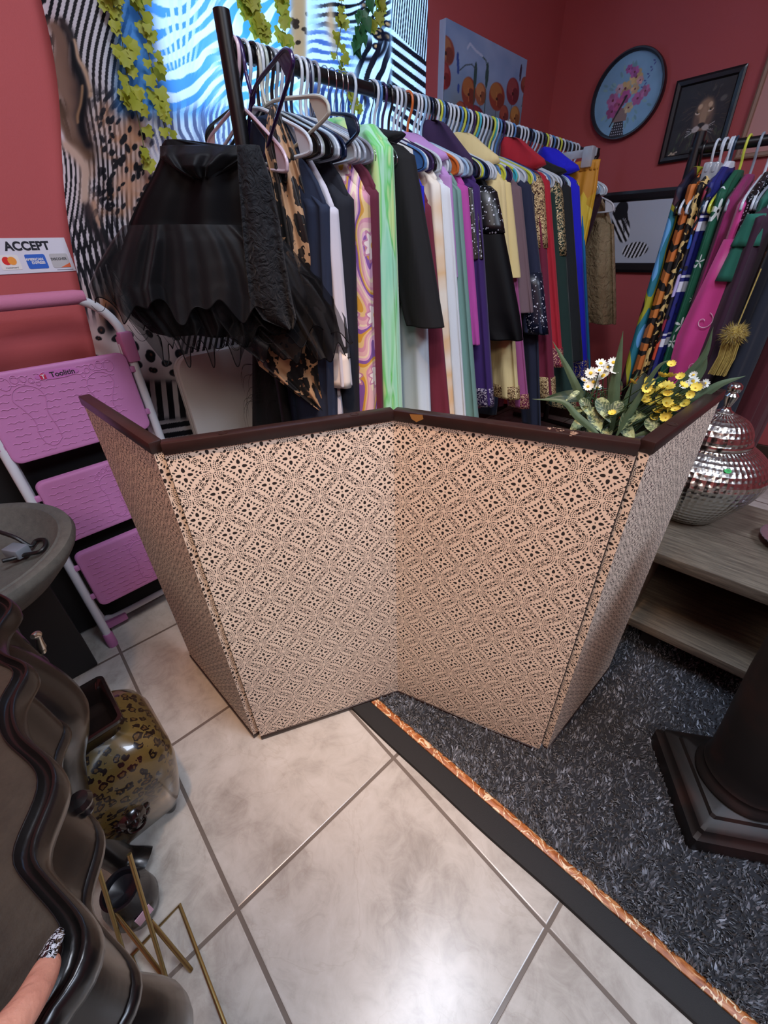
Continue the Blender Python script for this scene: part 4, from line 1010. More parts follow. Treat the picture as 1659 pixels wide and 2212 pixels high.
vine([(600, -40), (606, 10), (612, 55), (606, 85)], 'short yellow-green vine just left of the leopard seam', M_ivy, 18, .032)
vine([(726, -40), (740, 20), (735, 70), (728, 120), (745, 165), (762, 215), (775, 240)], 'long yellow-green vine on the right panel of the curtain', M_ivy, 32, .028)
vine([(812, -40), (820, 0), (815, 30), (800, 55)], 'short yellow-green vine near the right edge of the curtain', M_ivy, 22, .030)
vine([(785, -40), (790, 10), (780, 50), (770, 90), (770, 112)], 'dark green ivy strand amid the yellow-green vines', M_ivyd, 22, .032, X0=-1.525)
# ================================================================== poppy canvas
M_print = mat('painted canvas', '#ffffff', .6, fn=lambda: attrc(), bump=lambda: noise(scale=600., detail=2.), bstr=.08)
XA = XW+.0345
q0 = PX(964, 36, X=XA); q1 = PX(1139, 131, X=XA); cy0, cy1 = q0[1], q1[1]; cz1 = (q0[2]+q1[2])/2; cz0 = cz1-.56; cw, ch = cy1-cy0, cz1-cz0
def cuv(x, y): p = PX(x, y, X=XA); return (p[1]-cy0)/cw, (p[2]-cz0)/ch
def zc_(x, y): return 930+x/7.135, 20+y/7.135
def sky(u, v):
    n = vnoise(u, v, 7, 1)*.5+vnoise(u, v, 15, 2)*.3+.1; a = np.clip((v-.30)/.5, 0, 1)[..., None]
    top = rgb('#6f93c4')*(1-n[..., None])+rgb('#a3bbdd')*n[..., None]; low = rgb('#7f97a8')*(1-n[..., None])+rgb('#46534a')*n[..., None]
    return low*(1-a)+top*a
sp_ = []
for k in range(50):
    a = rs.uniform(0, 1); sp_.append((stroke([(a, 0), (a+rs.normal(0, .03), rs.uniform(.1, .40))], .004), rgb(rs.choice(['#3f5a4a', '#55705a', '#2f3f44', '#8fa5a8']))))
def poppy(x, y, rx, ry, c1_, c2_, stem_=True, rot=0.):
    rx *= 1.15; ry *= 1.35
    cu_, cv = cuv(*zc_(x, y)); a, b = cuv(*zc_(x+rx, y)); rxx = abs(a-cu_)+.004; a, b = cuv(*zc_(x, y+ry)); ryy = abs(b-cv)
    if stem_: sp_.append((stroke([(cu_, cv-ryy*.8), (cu_-.01, cv-ryy*2.6)], .004), rgb('#33443a')))
    sp_.append((ell(cu_, cv, rxx, ryy, rot), rgb(c1_))); sp_.append((ell(cu_-rxx*.15, cv+ryy*.30, rxx*.75, ryy*.62, rot), rgb(c2_)))
    sp_.append((ell(cu_+rxx*.40, cv-ryy*.2, rxx*.5, ryy*.55, .5), rgb(c1_)*.85)); sp_.append((stroke([(cu_-rxx*.1, cv+ryy*.25), (cu_+rxx*.05, cv-ryy*.55)], .005), rgb(c2_)*1.15)); sp_.append((ell(cu_, cv-ryy*.15, rxx*.14, ryy*.12), rgb('#3a1c18')))
for a in (((235, 640), 120, 180, '#8f4a40', '#a8714f'), ((215, 1030), 85, 160, '#8a2f35', '#9c4848'), ((590, 1280), 95, 180, '#8a3f30', '#a86a3e'), ((775, 1310), 72, 135, '#9a5c3e', '#b87f55'), ((1025, 1350), 105, 170, '#92402f', '#a8703f'), ((1270, 1270), 85, 165, '#7d2c38', '#96474a'), ((1450, 1170), 50, 100, '#7d3530', '#94503f'), ((470, 1560), 72, 110, '#7d2c32', '#a35a40'), ((690, 1650), 120, 130, '#6b2030', '#86343e'), ((1130, 1640), 60, 125, '#8a3a33', '#a0503f'), ((1300, 1660), 65, 130, '#a0683a', '#bd8a4a')):
    poppy(*a[0], *a[1:])
for x, y in ((690, 1020), (870, 1020)):
    u_, v_ = cuv(*zc_(x, y)); sp_.append((ell(u_, v_, .020, .085), rgb('#2f4f50'))); sp_.append((stroke([(u_, v_-.08), (u_+.005, v_-.35)], .005), rgb('#33524a'))); 
sp_.append((stroke([cuv(*zc_(870, 900)), cuv(*zc_(855, 790)), cuv(*zc_(800, 730))], .006), rgb('#33524a'))); sp_.append((stroke([cuv(*zc_(690, 920)), cuv(*zc_(640, 850)), cuv(*zc_(540, 860)), cuv(*zc_(450, 940))], .005), rgb('#3f5560')))
sp_.append((stroke([cuv(*zc_(800, 720)), cuv(*zc_(700, 640)), cuv(*zc_(610, 530)), cuv(*zc_(570, 600))], .010), rgb('#b9cbe6')))
for x, y in ((420, 740), (425, 830), (428, 930), (430, 1220)): u_, v_ = cuv(*zc_(x, y)); sp_.append((ell(u_, v_, .014, .03), rgb('#2c4f9c')))
u_, v_ = cuv(*zc_(1390, 980)); sp_.append((ell(u_, v_, .016, .06), rgb('#3a2f4a')))
u_, v_ = cuv(*zc_(1200, 1820))
for t in np.linspace(0, 2*PI, 6)[:-1]: sp_.append((ell(u_+.025*math.cos(t), v_+.035*math.sin(t), .018, .03), rgb('#e8e4d8')))
V, F, cl_ = painting(170, 170, cw, ch, sky, sp_)
cvs = thing('canvas_painting', 'unframed canvas painting of red and orange poppies under a blue sky, left of the corner', 'painting', (XA-.02, (cy0+cy1)/2, cz0))
O('printed_face', place((V, F), (XA, (cy0+cy1)/2, (cz0+cz1)/2), (0, 1, 0), (0, 0, 1), (1, 0, 0)), M_print, cvs, cols=cl_)
M_cside = mat('canvas side', '#9fb0c8', .7)
O('stretcher', box((XA-.0185, (cy0+cy1)/2, (cz0+cz1)/2), (.035, cw, ch)), M_cside, cvs, smooth=False)
# ================================================================== flower clock
YA = YW-.004
ct = PX(1352, 108, Y=YA-.03); cb_ = PX(1352, 297, Y=YA-.03); R0_ = (ct[2]-cb_[2])/2*1.02; cc0 = (ct+cb_)/2; cc0 = np.array([PX(1353, 203, Y=YA-.03)[0], YA, cc0[2]])
M_rim = mat('dark clock rim', '#20141c', .3); M_face = mat('printed clock face', '#ffffff', .45, fn=lambda: attrc()); M_hand = mat('clock hand', '#2a1c22', .4)
clk = thing('wall_clock', 'round dark-rimmed clock with a flower bouquet face on the far wall', 'clock', cc0)
def onwall(vf, c): return place(vf, c, (1, 0, 0), (0, 0, 1), (0, -1, 0))
O('rim', onwall(lathe([(R0_*.90, .0), (R0_, .0), (R0_, .030), (R0_*.985, .038), (R0_*.95, .038), (R0_*.925, .030), (R0_*.915, .012), (.001, .010)], n=80), cc0), M_rim, clk)
sp_ = []
fl_ = [((-.10, .18), .17, '#c8a870'), ((.16, .40), .18, '#d3b578'), ((-.05, -.02), .16, '#b0508f'), ((.08, .52), .13, '#a85a98'), ((-.42, -.05), .18, '#a8608f'), ((.34, -.12), .16, '#b35f97'), ((-.38, -.32), .17, '#a84a86'), ((-.20, -.18), .15, '#b8507f'), ((.52, .02), .14, '#b06a98'), ((.12, -.30), .13, '#c9b48a'), ((-.28, .20), .12, '#b89aa8'), ((.2, .12), .12, '#cfae80'), ((.30, .30), .10, '#c99a9a'), ((-.1, .62), .10, '#a8559a')]
for k in range(34):
    a = rs.uniform(0, 2*PI); r = rs.uniform(.55, .82); sp_.append((ell(.5+.5*r*math.cos(a), .5+.5*r*math.sin(a), .045, .018, a, .3), rgb(rs.choice(['#7ba6b0', '#86b3b5', '#6f99a8']))))
sp_.append((lambda u, v: ((np.abs(u-.45) < .105-.12*(v-.28)) & (v > .20) & (v < .36)).astype(float), rgb('#8a7068')))
sp_.append((lambda u, v: ((np.abs(u-.45) < .07+.25*(.20-v)) & (v < .20)).astype(float), lambda u, v: np.where((((u*60) % 2 < .7) & ((v*60) % 2 < .7))[..., None], rgb('#c8c4cc'), rgb('#1c1620'))))
for (x, y), r, c in fl_:
    for t in np.linspace(0, 2*PI, 7)[:-1]: sp_.append((ell(.5+.5*(x+r*.55*math.cos(t)), .5+.5*(y+r*.55*math.sin(t)), r*.30, r*.24, t, .25), rgb(c)*rs.uniform(.85, 1.12)))
    sp_.append((ell(.5+.5*x, .5+.5*y, r*.10, r*.10), rgb('#6b2038')))
for k in range(9): sp_.append((ell(.70+.012*k+.03*(k % 2), .56+.035*k, .022, .010, .9 if k % 2 else -.4, .3), rgb('#4a559c')))
V, F, cl_ = painting(150, 150, 2*R0_*.93, 2*R0_*.93, lambda u, v: np.ones(u.shape+(3,))*rgb('#7faccb')+(.05*(vnoise(u, v, 9, 5)-.5))[..., None], sp_)
rr_ = np.hypot(V[:, 0], V[:, 1]); ok = rr_ < R0_*.925; kf = ok[F].all(1); F = F[kf]
ids = np.unique(F); mp = -np.ones(len(V), int); mp[ids] = np.arange(len(ids))
O('face', onwall((V[ids]+np.array([0, 0, .014]), mp[F]), cc0), M_face, clk, cols=cl_[ids])
O('hour_hand', onwall(box((-.018, -.035, .018), (.008, .085, .001), rot=Matrix.Rotation(-.48, 3, 'Z')), cc0), M_hand, clk, smooth=False)
O('minute_hand', onwall(box((-.032, -.062, .020), (.005, .135, .001), rot=Matrix.Rotation(-.46, 3, 'Z')), cc0), M_hand, clk, smooth=False)
# ================================================================== lion picture
M_bfr = mat('black picture frame', '#0e0d13', .4, coat=.2)
def frame_vf(w, h, fw, d, fd=.004):
    out = [(-w/2, -h/2), (w/2, -h/2), (w/2, h/2), (-w/2, h/2)]; R = []
    for s_, z in ((0, 0), (0, d), (fw*.3, d+fd), (fw*.8, d+fd*.4), (fw, d*.5), (fw, .002)): R.append([(x-math.copysign(s_, x), y-math.copysign(s_, y), z) for x, y in out])
    return rings(np.array(R), False, False)
la = [PX(*q, Y=YA-.02) for q in ((1462, 175), (1610, 137), (1565, 330), (1420, 357))]
lc = sum(la)/4; lw = (np.linalg.norm(la[1]-la[0])+np.linalg.norm(la[2]-la[3]))/2; lh = (np.linalg.norm(la[0]-la[3])+np.linalg.norm(la[1]-la[2]))/2; lc[1] = YA
e_ = (la[1]-la[0]+la[2]-la[3]); ro = math.atan2(e_[2], e_[0])*.6; cR, sR = math.cos(ro), math.sin(ro)
def lion_at(vf): return place(vf, lc, (cR, 0, sR), (-sR, 0, cR), (0, -1, 0))
lion = thing('lion_picture', 'black framed dark picture of a lion face, right of the round clock', 'picture', (lc[0], lc[1], lc[2]-lh/2))
O('frame', lion_at(frame_vf(lw, lh, .030, .016)), M_bfr, lion, smooth=False)
sp_ = []
def dk(u, v): return np.ones(u.shape+(3,))*rgb('#1a1416')+((vnoise(u, v, 12, 7)-.4)*.07)[..., None]*np.array([1, .95, .8])
for k in range(60): a, b = rs.uniform(0, 1), rs.uniform(0, .30); sp_.append((ell(a, b, .03, .06, rs.uniform(-.4, .4), .8), rgb(rs.choice(['#39422a', '#4c5838', '#23261c', '#2d3524']))))
for k in range(90):
    a = rs.uniform(0, 2*PI); r = rs.uniform(.20, .42); x, y = .56+r*math.cos(a)*.95, .52+r*math.sin(a); sp_.append((stroke([(x, y), (x+.09*math.cos(a+.3), y+.09*math.sin(a+.3)-.03)], .008), rgb(rs.choice(['#3a2a22', '#2c2220', '#4a382c', '#241c1c']))))
for (x, y, rx, ry, ro_, c) in ((.56, .52, .23, .30, 0, '#6a5242'), (.56, .62, .17, .17, 0, '#957558'), (.56, .50, .075, .20, .06, '#a58466'), (.46, .66, .05, .045, .3, '#cbab88'), (.64, .67, .05, .045, -.3, '#cbab88'), (.43, .57, .055, .022, -.2, '#ddc6ac'), (.67, .59, .06, .024, .25, '#ddc6ac'), (.43, .585, .032, .020, -.2, '#140d0a'), (.67, .605, .034, .022, .25, '#140d0a'), (.44, .59, .010, .010, 0, '#b08a4a'), (.68, .61, .010, .010, 0, '#b08a4a'), (.47, .345, .085, .055, .2, '#c2b8b0'), (.65, .35, .085, .055, -.2, '#b8aea4'), (.56, .40, .075, .035, 0, '#1a1210'), (.56, .375, .03, .03, 0, '#1a1210'), (.55, .25, .075, .055, 0, '#e0e2e6'), (.55, .30, .05, .012, 0, '#1a1412'), (.85, .72, .07, .05, .3, '#55504a'), (.64, .88, .05, .03, .8, '#45403c'), (.75, .9, .04, .02, .5, '#3a3634')):
    sp_.append((ell(x, y, rx, ry, ro_, .35), rgb(c)))
for k in range(14): a = rs.uniform(-.5, .5); s_ = rs.choice([-1, 1]); sp_.append((stroke([(.55+s_*.06, .34), (.55+s_*.25, .33+a*.22)], .003), rgb('#b0aaa4')))
for k in range(9): sp_.append((ell(rs.uniform(.05, .25), rs.uniform(.0, .05), .025, .018, 0, .5), rgb('#b5a48c')))
V, F, cl_ = painting(120, 150, lw-.056, lh-.056, dk, sp_)
O('print', lion_at((V+np.array([0, 0, .006]), F)), M_face, lion, cols=cl_)
# ================================================================== zebra picture, low on the far wall
zx0, zx1 = PX(1290, 500, Y=YA)[0], PX(1530, 480, Y=YA)[0]; zz1 = PX(1380, 411, Y=YA)[2]; zz0 = PX(1370, 588, Y=YA)[2]
zc = np.array([(zx0+zx1)/2, YA, (zz0+zz1)/2]); zw, zh = zx1-zx0, zz1-zz0
zp = thing('zebra_picture', 'wide black framed white picture of zebra-striped figures behind the racks', 'picture', (zc[0], zc[1], zz0))
O('frame', onwall(frame_vf(zw, zh, .050, .018), zc), M_bfr, zp, smooth=False)
def zuv(x, y): p = PX(x, y, Y=YA); return (p[0]-zx0-.04)/(zw-.08), (p[2]-zz0-.04)/(zh-.08)
sp_ = []
zs = lambda ph: (lambda u, v: np.where((np.sin(ph(u, v)) > 0)[..., None], rgb('#0c0d12'), rgb('#d8dce4')))
u_, v_ = zuv(1343, 480); sp_.append((ell(u_, v_-.04, .10, .30, .3, .1), zs(lambda u, v: (u*1.2+v*.6)*90))); u2, v2 = zuv(1343, 455); sp_.append((ell(u2, v2, .075, .15, 0, .1), rgb('#10131c')))
for k in range(8): sp_.append((stroke([(u2+.02, v2+.05), (u2+.05+.008*k, v2+.05-.03*k), (u2+.045+.006*k, v2-.18-.03*k)], .0035), rgb('#10131c')))
u3, v3 = zuv(1372, 540); sp_.append((ell(u3, v3, .15, .13, .35, .1), zs(lambda u, v: (u*1.6-v*.3)*95)))
V, F, cl_ = painting(190, 100, zw-.08, zh-.08, lambda u, v: np.ones(u.shape+(3,))*rgb('#b9c1cf'), sp_)
O('print', onwall((V+np.array([0, 0, .006]), F), zc), M_face, zp, cols=cl_)
# picture at the frame's right edge
M_bei = mat('beige wood frame', '#8f6f5c', .5); M_pnk = mat('pale pink mat', '#c08d86', .7)
rx0 = PX(1604, 290, Y=YA)[0]; rx1 = rx0+.5; rz0, rz1 = 1.50, 2.15
rc = np.array([(rx0+rx1)/2, YA, (rz0+rz1)/2]); rp = thing('framed_picture', 'beige framed picture with a pale pink print at the right edge of the far wall', 'picture', (rc[0], rc[1], rz0))
O('frame', onwall(frame_vf(.5, rz1-rz0, .022, .016), rc), M_bei, rp, smooth=False)
O('print', onwall(box((0, 0, .005), (.47, rz1-rz0-.03, .004)), rc), M_pnk, rp, smooth=False)
# ================================================================== clothes racks
M_rack = mat('black powder coated steel', '#0c0c0e', .38)
ZR = 1.573; XR = -1.20; RR = .016
rk = thing('clothes_rack', 'long black clothes rack packed with garments in front of the curtain', 'clothes rack', (XR, 1.9, 0))
O('hanging_rail', tube([(XR, .762, ZR), (XR, 1.9, ZR), (XR, 3.06, ZR)], RR, 16), M_rack, rk)
for y, zt in ((.772, 1.632), (3.04, 1.60)):
    O('post', tube([(XR, y, .03), (XR, y, .8), (XR, y, zt)], .0185, 18), M_rack, rk)
    O('foot', tube([(XR-.26, y, .02), (XR, y, .03), (XR+.26, y, .02)], .016, 12), M_rack, rk)
YR2 = 2.30; e2 = PX(1512, 322, Y=YR2); ZR2 = e2[2]; X2 = e2[0]
rk2 = thing('clothes_rack', 'black clothes rack at the right edge with its post in front of the lion picture', 'clothes rack', (X2+.6, YR2, 0))
O('hanging_rail', tube([(X2-.03, YR2, ZR2), (X2+.6, YR2, ZR2), (X2+1.4, YR2, ZR2)], RR, 16), M_rack, rk2)
for x in (X2-.012, X2+1.38):
    O('post', tube([(x, YR2, .03), (x, YR2, .8), (x, YR2, ZR2+.05)], .0185, 18), M_rack, rk2)
    O('foot', tube([(x, YR2-.26, .02), (x, YR2, .03), (x, YR2+.26, .02)], .016, 12), M_rack, rk2)
# ------------------------------------------------------------------ hangers
HM = {}
def plastic(c, r=.28): 
    if c not in HM: HM[c] = mat('hanger plastic', c, r, coat=.3)
    return HM[c]
M_wire = mat('chrome wire', '#c8ccd2', .2, metal=1.); M_bwire = mat('black wire', '#101014', .35)
r0 = RR+.0046
HK = [(r0*math.cos(t), r0*math.sin(t)) for t in np.linspace(-.6, PI*1.0, 14)]
HK = [(-x, z) for x, z in HK]          # open side at the back
STEM = [(r0*1.0, -.012), (r0*.72, -.032), (.004, -.052), (0, -.075), (0, -.095)]
ARM = [(0, -.095), (.045, -.105), (.12, -.135), (.178, -.160), (.200, -.178), (.204, -.194), (.192, -.203), (.12, -.205), (0, -.206)]
def hang_vf(r=.0043, web=True, arms=True):
    """plastic tube hanger, hook round the origin, lying in its local xz plane"""
    hk = bez([(x, 0, z) for x, z in HK+STEM], 60); P = [tube(hk, r, 9)]
    if arms:
        a = bez([(x, 0, z) for x, z in ARM], 60); P.append(tube(a, r, 9)); P.append(tube(a*np.array([-1, 1, 1]), r, 9))
        if web:
            for s in (-1, 1):
                w = [(s*.150, -.146), (s*.178, -.160), (s*.200, -.178), (s*.204, -.194), (s*.192, -.203), (s*.165, -.204)]
                P.append(prism(w, 1, -.0012, .0012))
            P.append(prism([(0, -.085), (.028, -.101), (0, -.112), (-.028, -.101)], 1, -.0015, .0015))
    return join(P)
HV = hang_vf(); HT = hang_vf(.0014, False)
_hm = {}
def hanger(o, rz, c, lbl, group=None, pitch=0., roll=0., wire=False, name='hanger'):
    key = (c, wire)
    if key not in _hm:
        me_o = O(name, HT if wire else HV, (M_wire if c == 'chrome' else M_bwire) if wire else plastic(c), loc=(0, 0, 0)); _hm[key] = me_o.data; ob = me_o
    else:
        ob = bpy.data.objects.new(name, _hm[key]); COL.objects.link(ob)
    ob.matrix_world = Matrix.Translation([float(t) for t in o]) @ Matrix.Rotation(rz, 4, 'Z') @ Matrix.Rotation(roll, 4, 'Y') @ Matrix.Rotation(pitch, 4, 'X')
    WL[ob.name] = np.array(o, float); return tag(ob, lbl, 'hanger', group)
def IMG(P):
    d = np.array(P)-CAM; z = d @ FW; return np.array([829.5+FPX*(d @ RT)/z, 1106-FPX*(d @ UP)/z])
def fit_hanger(pts, yr, rzr, rollr):
    """pick the turn of a swinging hanger from a few of its points"""
    best = None
    for y in np.linspace(*yr, 5):
        for rz in np.linspace(*rzr, 25):
            for ro in np.linspace(*rollr, 17):
                Mx = Matrix.Translation((XR, y, ZR)) @ Matrix.Rotation(rz, 4, 'Z') @ Matrix.Rotation(ro, 4, 'Y')
                e = sum(np.sum((IMG(Mx @ Vector((lx, 0, lz)))-np.array(q))**2) for lx, lz, q in pts)
                if best is None or e < best[0]: best = (e, y, rz, ro)
    return best
WH = '#c9d3dc'
f1 = fit_hanger([(0, -.095, (480, 176)), (-.19, -.165, (402, 290)), (.20, -.180, (560, 290))], (.79, .83), (-2.6, .6), (-.5, .5))
hanger((XR, f1[1], ZR), f1[2], '#d9c3d0', 'pale pink plastic hanger at the near end of the rail, holding the black tulle dress', roll=f1[3])
f2 = fit_hanger([(0, -.095, (522, 178)), (.19, -.165, (632, 98))], (.80, .88), (-2.0, 1.6), (-1.2, .2))
hanger((XR, f2[1], ZR), f2[2], '#2c1d52', 'dark purple plastic hanger tilted up beside the leopard dress', roll=f2[3])
f3 = fit_hanger([(0, -.095, (560, 198)), (.20, -.180, (708, 212))], (.84, .98), (-1.6, 1.2), (-.8, .4))
hanger((XR, f3[1], ZR), f3[2], '#b9bbae', 'bare cream plastic hanger swung out over the packed pale hangers', roll=f3[3])
f4 = fit_hanger([(0, -.095, (655, 238)), (.20, -.180, (778, 258))], (1.0, 1.2), (-1.4, 1.0), (-.8, .4))
hanger((XR, f4[1], ZR), f4[2], '#0f1c38', 'bare navy plastic hanger swung out beside the mint tie-dye dress', roll=f4[3])
f6 = fit_hanger([(-.20, -.180, (438, 300)), (.05, -.107, (500, 262))], (.80, .90), (-2.6, .6), (-.4, .4))
hanger((XR, f6[1], ZR), f6[2], '#101013', 'black plastic hanger behind the near post, between the pink hanger and the curtain', roll=f6[3])
def railY(x):  # rail position seen at image column x
    lo_, hi_ = .76, 3.05
    for _ in range(40):
        mid = (lo_+hi_)/2
        if IMG((XR, mid, ZR))[0] < x: lo_ = mid
        else: hi_ = mid
    return lo_
GREY, NAVY, BLK, BLUE, LIME, PURP, LBL = '#8d98a3', '#15233f', '#0e1014', '#4e7fb4', '#c9d24a', '#35264f', '#9fc0dc'
hooks = [(528, WH), (545, BLK), (556, WH), (566, '#a9b8b2'), (577, BLK), (587, GREY), (598, WH), (608, NAVY), (620, NAVY), (641, WH), (653, WH), (664, '#9aa5b4'), (678, '#8b8f9c'),
         (806, WH), (814, BLUE), (824, PURP), (838, BLK), (849, WH), (857, WH), (866, GREY), (880, '#c8672d'), (894, WH), (902, WH), (910, LBL), (917, GREY), (925, NAVY), (931, BLK), (938, WH), (945, LIME), (951, BLUE), (957, NAVY), (964, WH), (972, WH), (981, WH),
         (990, BLUE), (996, LIME), (1003, BLUE), (1010, WH), (1017, PURP), (1023, LIME), (1029, '#3fb4c6'), (1036, WH), (1044, WH), (1052, GREY), (1060, LIME), (1067, WH), (1074, BLUE), (1081, PURP), (1090, WH), (1097, WH), (1104, BLUE), (1118, WH), (1125, WH), (1132, WH), (1141, NAVY), (1148, LBL), (1155, WH), (1163, GREY), (1170, NAVY), (1176, LIME), (1183, WH), (1190, BLUE), (1198, WH), (1205, LIME), (1212, WH), (1220, GREY), (1228, LBL), (1236, WH), (1243, WH)]
nm = {WH: 'white', BLK: 'black', '#a9b8b2': 'pale mint', GREY: 'grey', NAVY: 'navy', '#9aa5b4': 'silver grey', '#8b8f9c': 'mauve grey', BLUE: 'blue', PURP: 'purple', '#c8672d': 'orange', LBL: 'light blue', LIME: 'lime yellow', '#3fb4c6': 'cyan'}
cnt = {}
for x, c in hooks: 
    k = (nm[c], x < 700); cnt[k] = cnt.get(k, 0)+1
for x, c in hooks:
    k = (nm[c], x < 700); where = 'among the bare hangers at the near end of the long rail' if x < 700 else 'in the packed row of hooks on the long rail'
    hanger((XR, railY(x), ZR), rnd.uniform(-.07, .07), c, f'{nm[c]} plastic hanger {where}', f'{nm[c]} hangers {"near" if x < 700 else "packed along"} the rail' if cnt[k] > 1 else None)
for x in (700, 716, 730, 741): hanger((XR, railY(x), ZR), rnd.uniform(-.1, .1), 'chrome', 'thin chrome wire hanger just past the grey hangers on the long rail', 'chrome wire hangers on the long rail', wire=True)
hanger((XR, railY(757), ZR), .05, '#c3d3e2', 'thick clear plastic hanger beside the wire hangers on the long rail')
hanger((XR, railY(797), ZR), .05, 'black', 'thin black wire hanger after the gap on the long rail', wire=True)
# ------------------------------------------------------------------ cloth builders
def cloth_loft(rows, fold=.0, nf=9, n=64, ph=0., seed=0, flat=1.):
    """rows: (centre xyz, half-width vector, half-thickness vector); closed sections with hanging folds"""
    rs_ = np.random.RandomState(seed); a = np.linspace(0, 2*PI, n, endpoint=False); R = []; m = len(rows); p1, p2 = rs_.rand(2)*6
    for i, (c, w, t) in enumerate(rows):
        q = i/(m-1); c, w, t = np.array(c), np.array(w), np.array(t)
        f = fold*(q**.7)*(np.sin(nf*a+p1+q*.8)+.5*np.sin((nf*2-3)*a+p2-q))
        ca, sa = np.cos(a), np.sin(a); ca = np.sign(ca)*np.abs(ca)**flat
        lt = np.linalg.norm(t); tt = t/lt
        R.append(c+ca[:, None]*w+sa[:, None]*t*(1)+(f[:, None])*tt*np.sign(sa)[:, None]*np.minimum(1, np.abs(sa)*3)[:, None])
    R = np.array(R); V, F = rings(R)
    u = np.broadcast_to(a/(2*PI), R.shape[:2]); v = np.broadcast_to(np.linspace(1, 0, m)[:, None], R.shape[:2])
    return (V, F), np.stack([u, v], -1).reshape(-1, 2)
def interp_rows(rows, k=5):
    """smooth densify of (scalar...) row tuples"""
    A = np.array(rows, float); t = np.linspace(0, len(A)-1, (len(A)-1)*k+1); i = np.minimum(t.astype(int), len(A)-2); f = (t-i)[:, None]; f = f*f*(3-2*f)*.5+f*.5
    return A[i]*(1-f)+A[i+1]*f
XS = -.985
GN = 0
def sleeve(name, P0, P1, rx, ry, mt, parent, fold=.006, bulge=0., seed=0, inset=.05):
    P0, P1 = np.array(P0), np.array(P1); rows = []
    rowsr = [(-.035, .35, .55), (-.012, .75, .85), (.03, .95, .95), (.2, 1.+bulge*.5, 1.+bulge*.5), (.5, 1+bulge, 1.+bulge), (.8, 1+bulge*1.2, 1.+bulge), (.93, 1.+bulge*.6, 1+bulge*.4), (1., .96, .98)]
    L = np.linalg.norm(P1-P0)
    for q, a, b in interp_rows(rowsr, 5):
        c = P0+(P1-P0)*q; x_in = max(0, .06-q*.3)
        c = c-np.array([rx*a*.9+0*x_in, 0, 0]); c[0] -= max(0, (.03-q))*.8
        rows.append((c, (rx*a, 0, 0), (0, ry*b, 0)))
    vf, uv = cloth_loft(rows, fold, 5, 40, seed=seed, flat=.8)
    return O(name, vf, mt, parent, uv=uv, angle=180)
def garment(kind, label, cat, s, b, mt, rx=.050, ry=.030, hem=.62, body_mt=None, neck=None, neck_mt=None, cuff=None, cuff_h=.09, bulge=0., fold=.007, th=.034, sl=True, group=None, bw=.0, shoulder=None, yoke=None, sleeve_mt=None):
    """a garment hung across the long rail; s, b: where its sleeve starts and ends"""
    global GN; GN += 1
    P0 = PX(*s, X=XS); y = P0[1]; P1 = PX(*b, Y=y); z0 = P0[2]
    g = thing(kind, label, cat, (XR, y, min(hem, P1[2])), group)
    hw = P0[0]-XR
    zt = max(z0+.05, 1.452); rr = [(zt+.012, .040, .5), (zt, .075, .8), (zt*.6+z0*.4, hw*.60, .9), (zt*.2+z0*.8, hw*.88, .9), (z0-.005, hw*.985, .9), (z0-.05, hw*.95, 1.), (z0-.22, hw*.82+bw, 1.), ((z0+hem)/2-.1, hw*.80+bw*1.5, 1.15), (hem, hw*.84+bw*2, 1.25)]
    rows = [((XR, y, z), (w, 0, 0), (0, th*t, 0)) for z, w, t in interp_rows(rr, 5)]
    vf, uv = cloth_loft(rows, fold*.6, 11, 72, seed=GN); O('body', vf, body_mt or mt, g, uv=uv, angle=180)
    if sl:
        so = sleeve('sleeve', P0, P1, rx, ry, sleeve_mt or mt, g, fold, bulge, GN+50)
        if cuff:
            q = cuff_h/max(.05, np.linalg.norm(P1-P0)); c0 = P0+(P1-P0)*(1-q); rows = []
            for t in np.linspace(0, 1, 6):
                c = c0+(P1+np.array([0, 0, -.004])-c0)*t-np.array([rx*.88, 0, 0]); rows.append((c, (rx*1.04, 0, 0), (0, ry*1.10, 0)))
            vf, uv = cloth_loft(rows, .002, 5, 36, seed=GN, flat=.8); O('cuff', vf, cuff, so, uv=uv, angle=180)
        if shoulder:
            rows = [(P0+(P1-P0)*q*.28-np.array([rx*.86, 0, 0]), (rx*1.02*a, 0, 0), (0, ry*1.05*a, 0)) for q, a in ((-.1, .45), (-.03, .85), (.1, 1.), (.4, 1.01), (.8, 1.02), (1., 1.01))]
            vf, uv = cloth_loft(interp_rows_obj(rows), .002, 5, 36, seed=GN); O('shoulder_panel', vf, shoulder, so, uv=uv, angle=180)
    if neck:
        cx, cz, nh = neck; nh = nh*.62; rows = []; zb = z0+.015
        for q, w, t in ((0, .095, .030), (.2, .098, .034), (.45, .082, .034), (.7, .064, .032), (.88, .050, .028), (.97, .036, .020), (1., .018, .008)):
            rows.append(((XR+.085-.075*q+cx*.3, y, zb+(zt-zb+nh*.55)*q), (w, 0, .35*w*(.6-q)), (0, t, 0)))
        vf, uv = cloth_loft(rows, .011, 3, 48, seed=GN); O('collar', vf, neck_mt or mt, g, uv=uv, angle=180)
    return g
def interp_rows_obj(rows): return rows
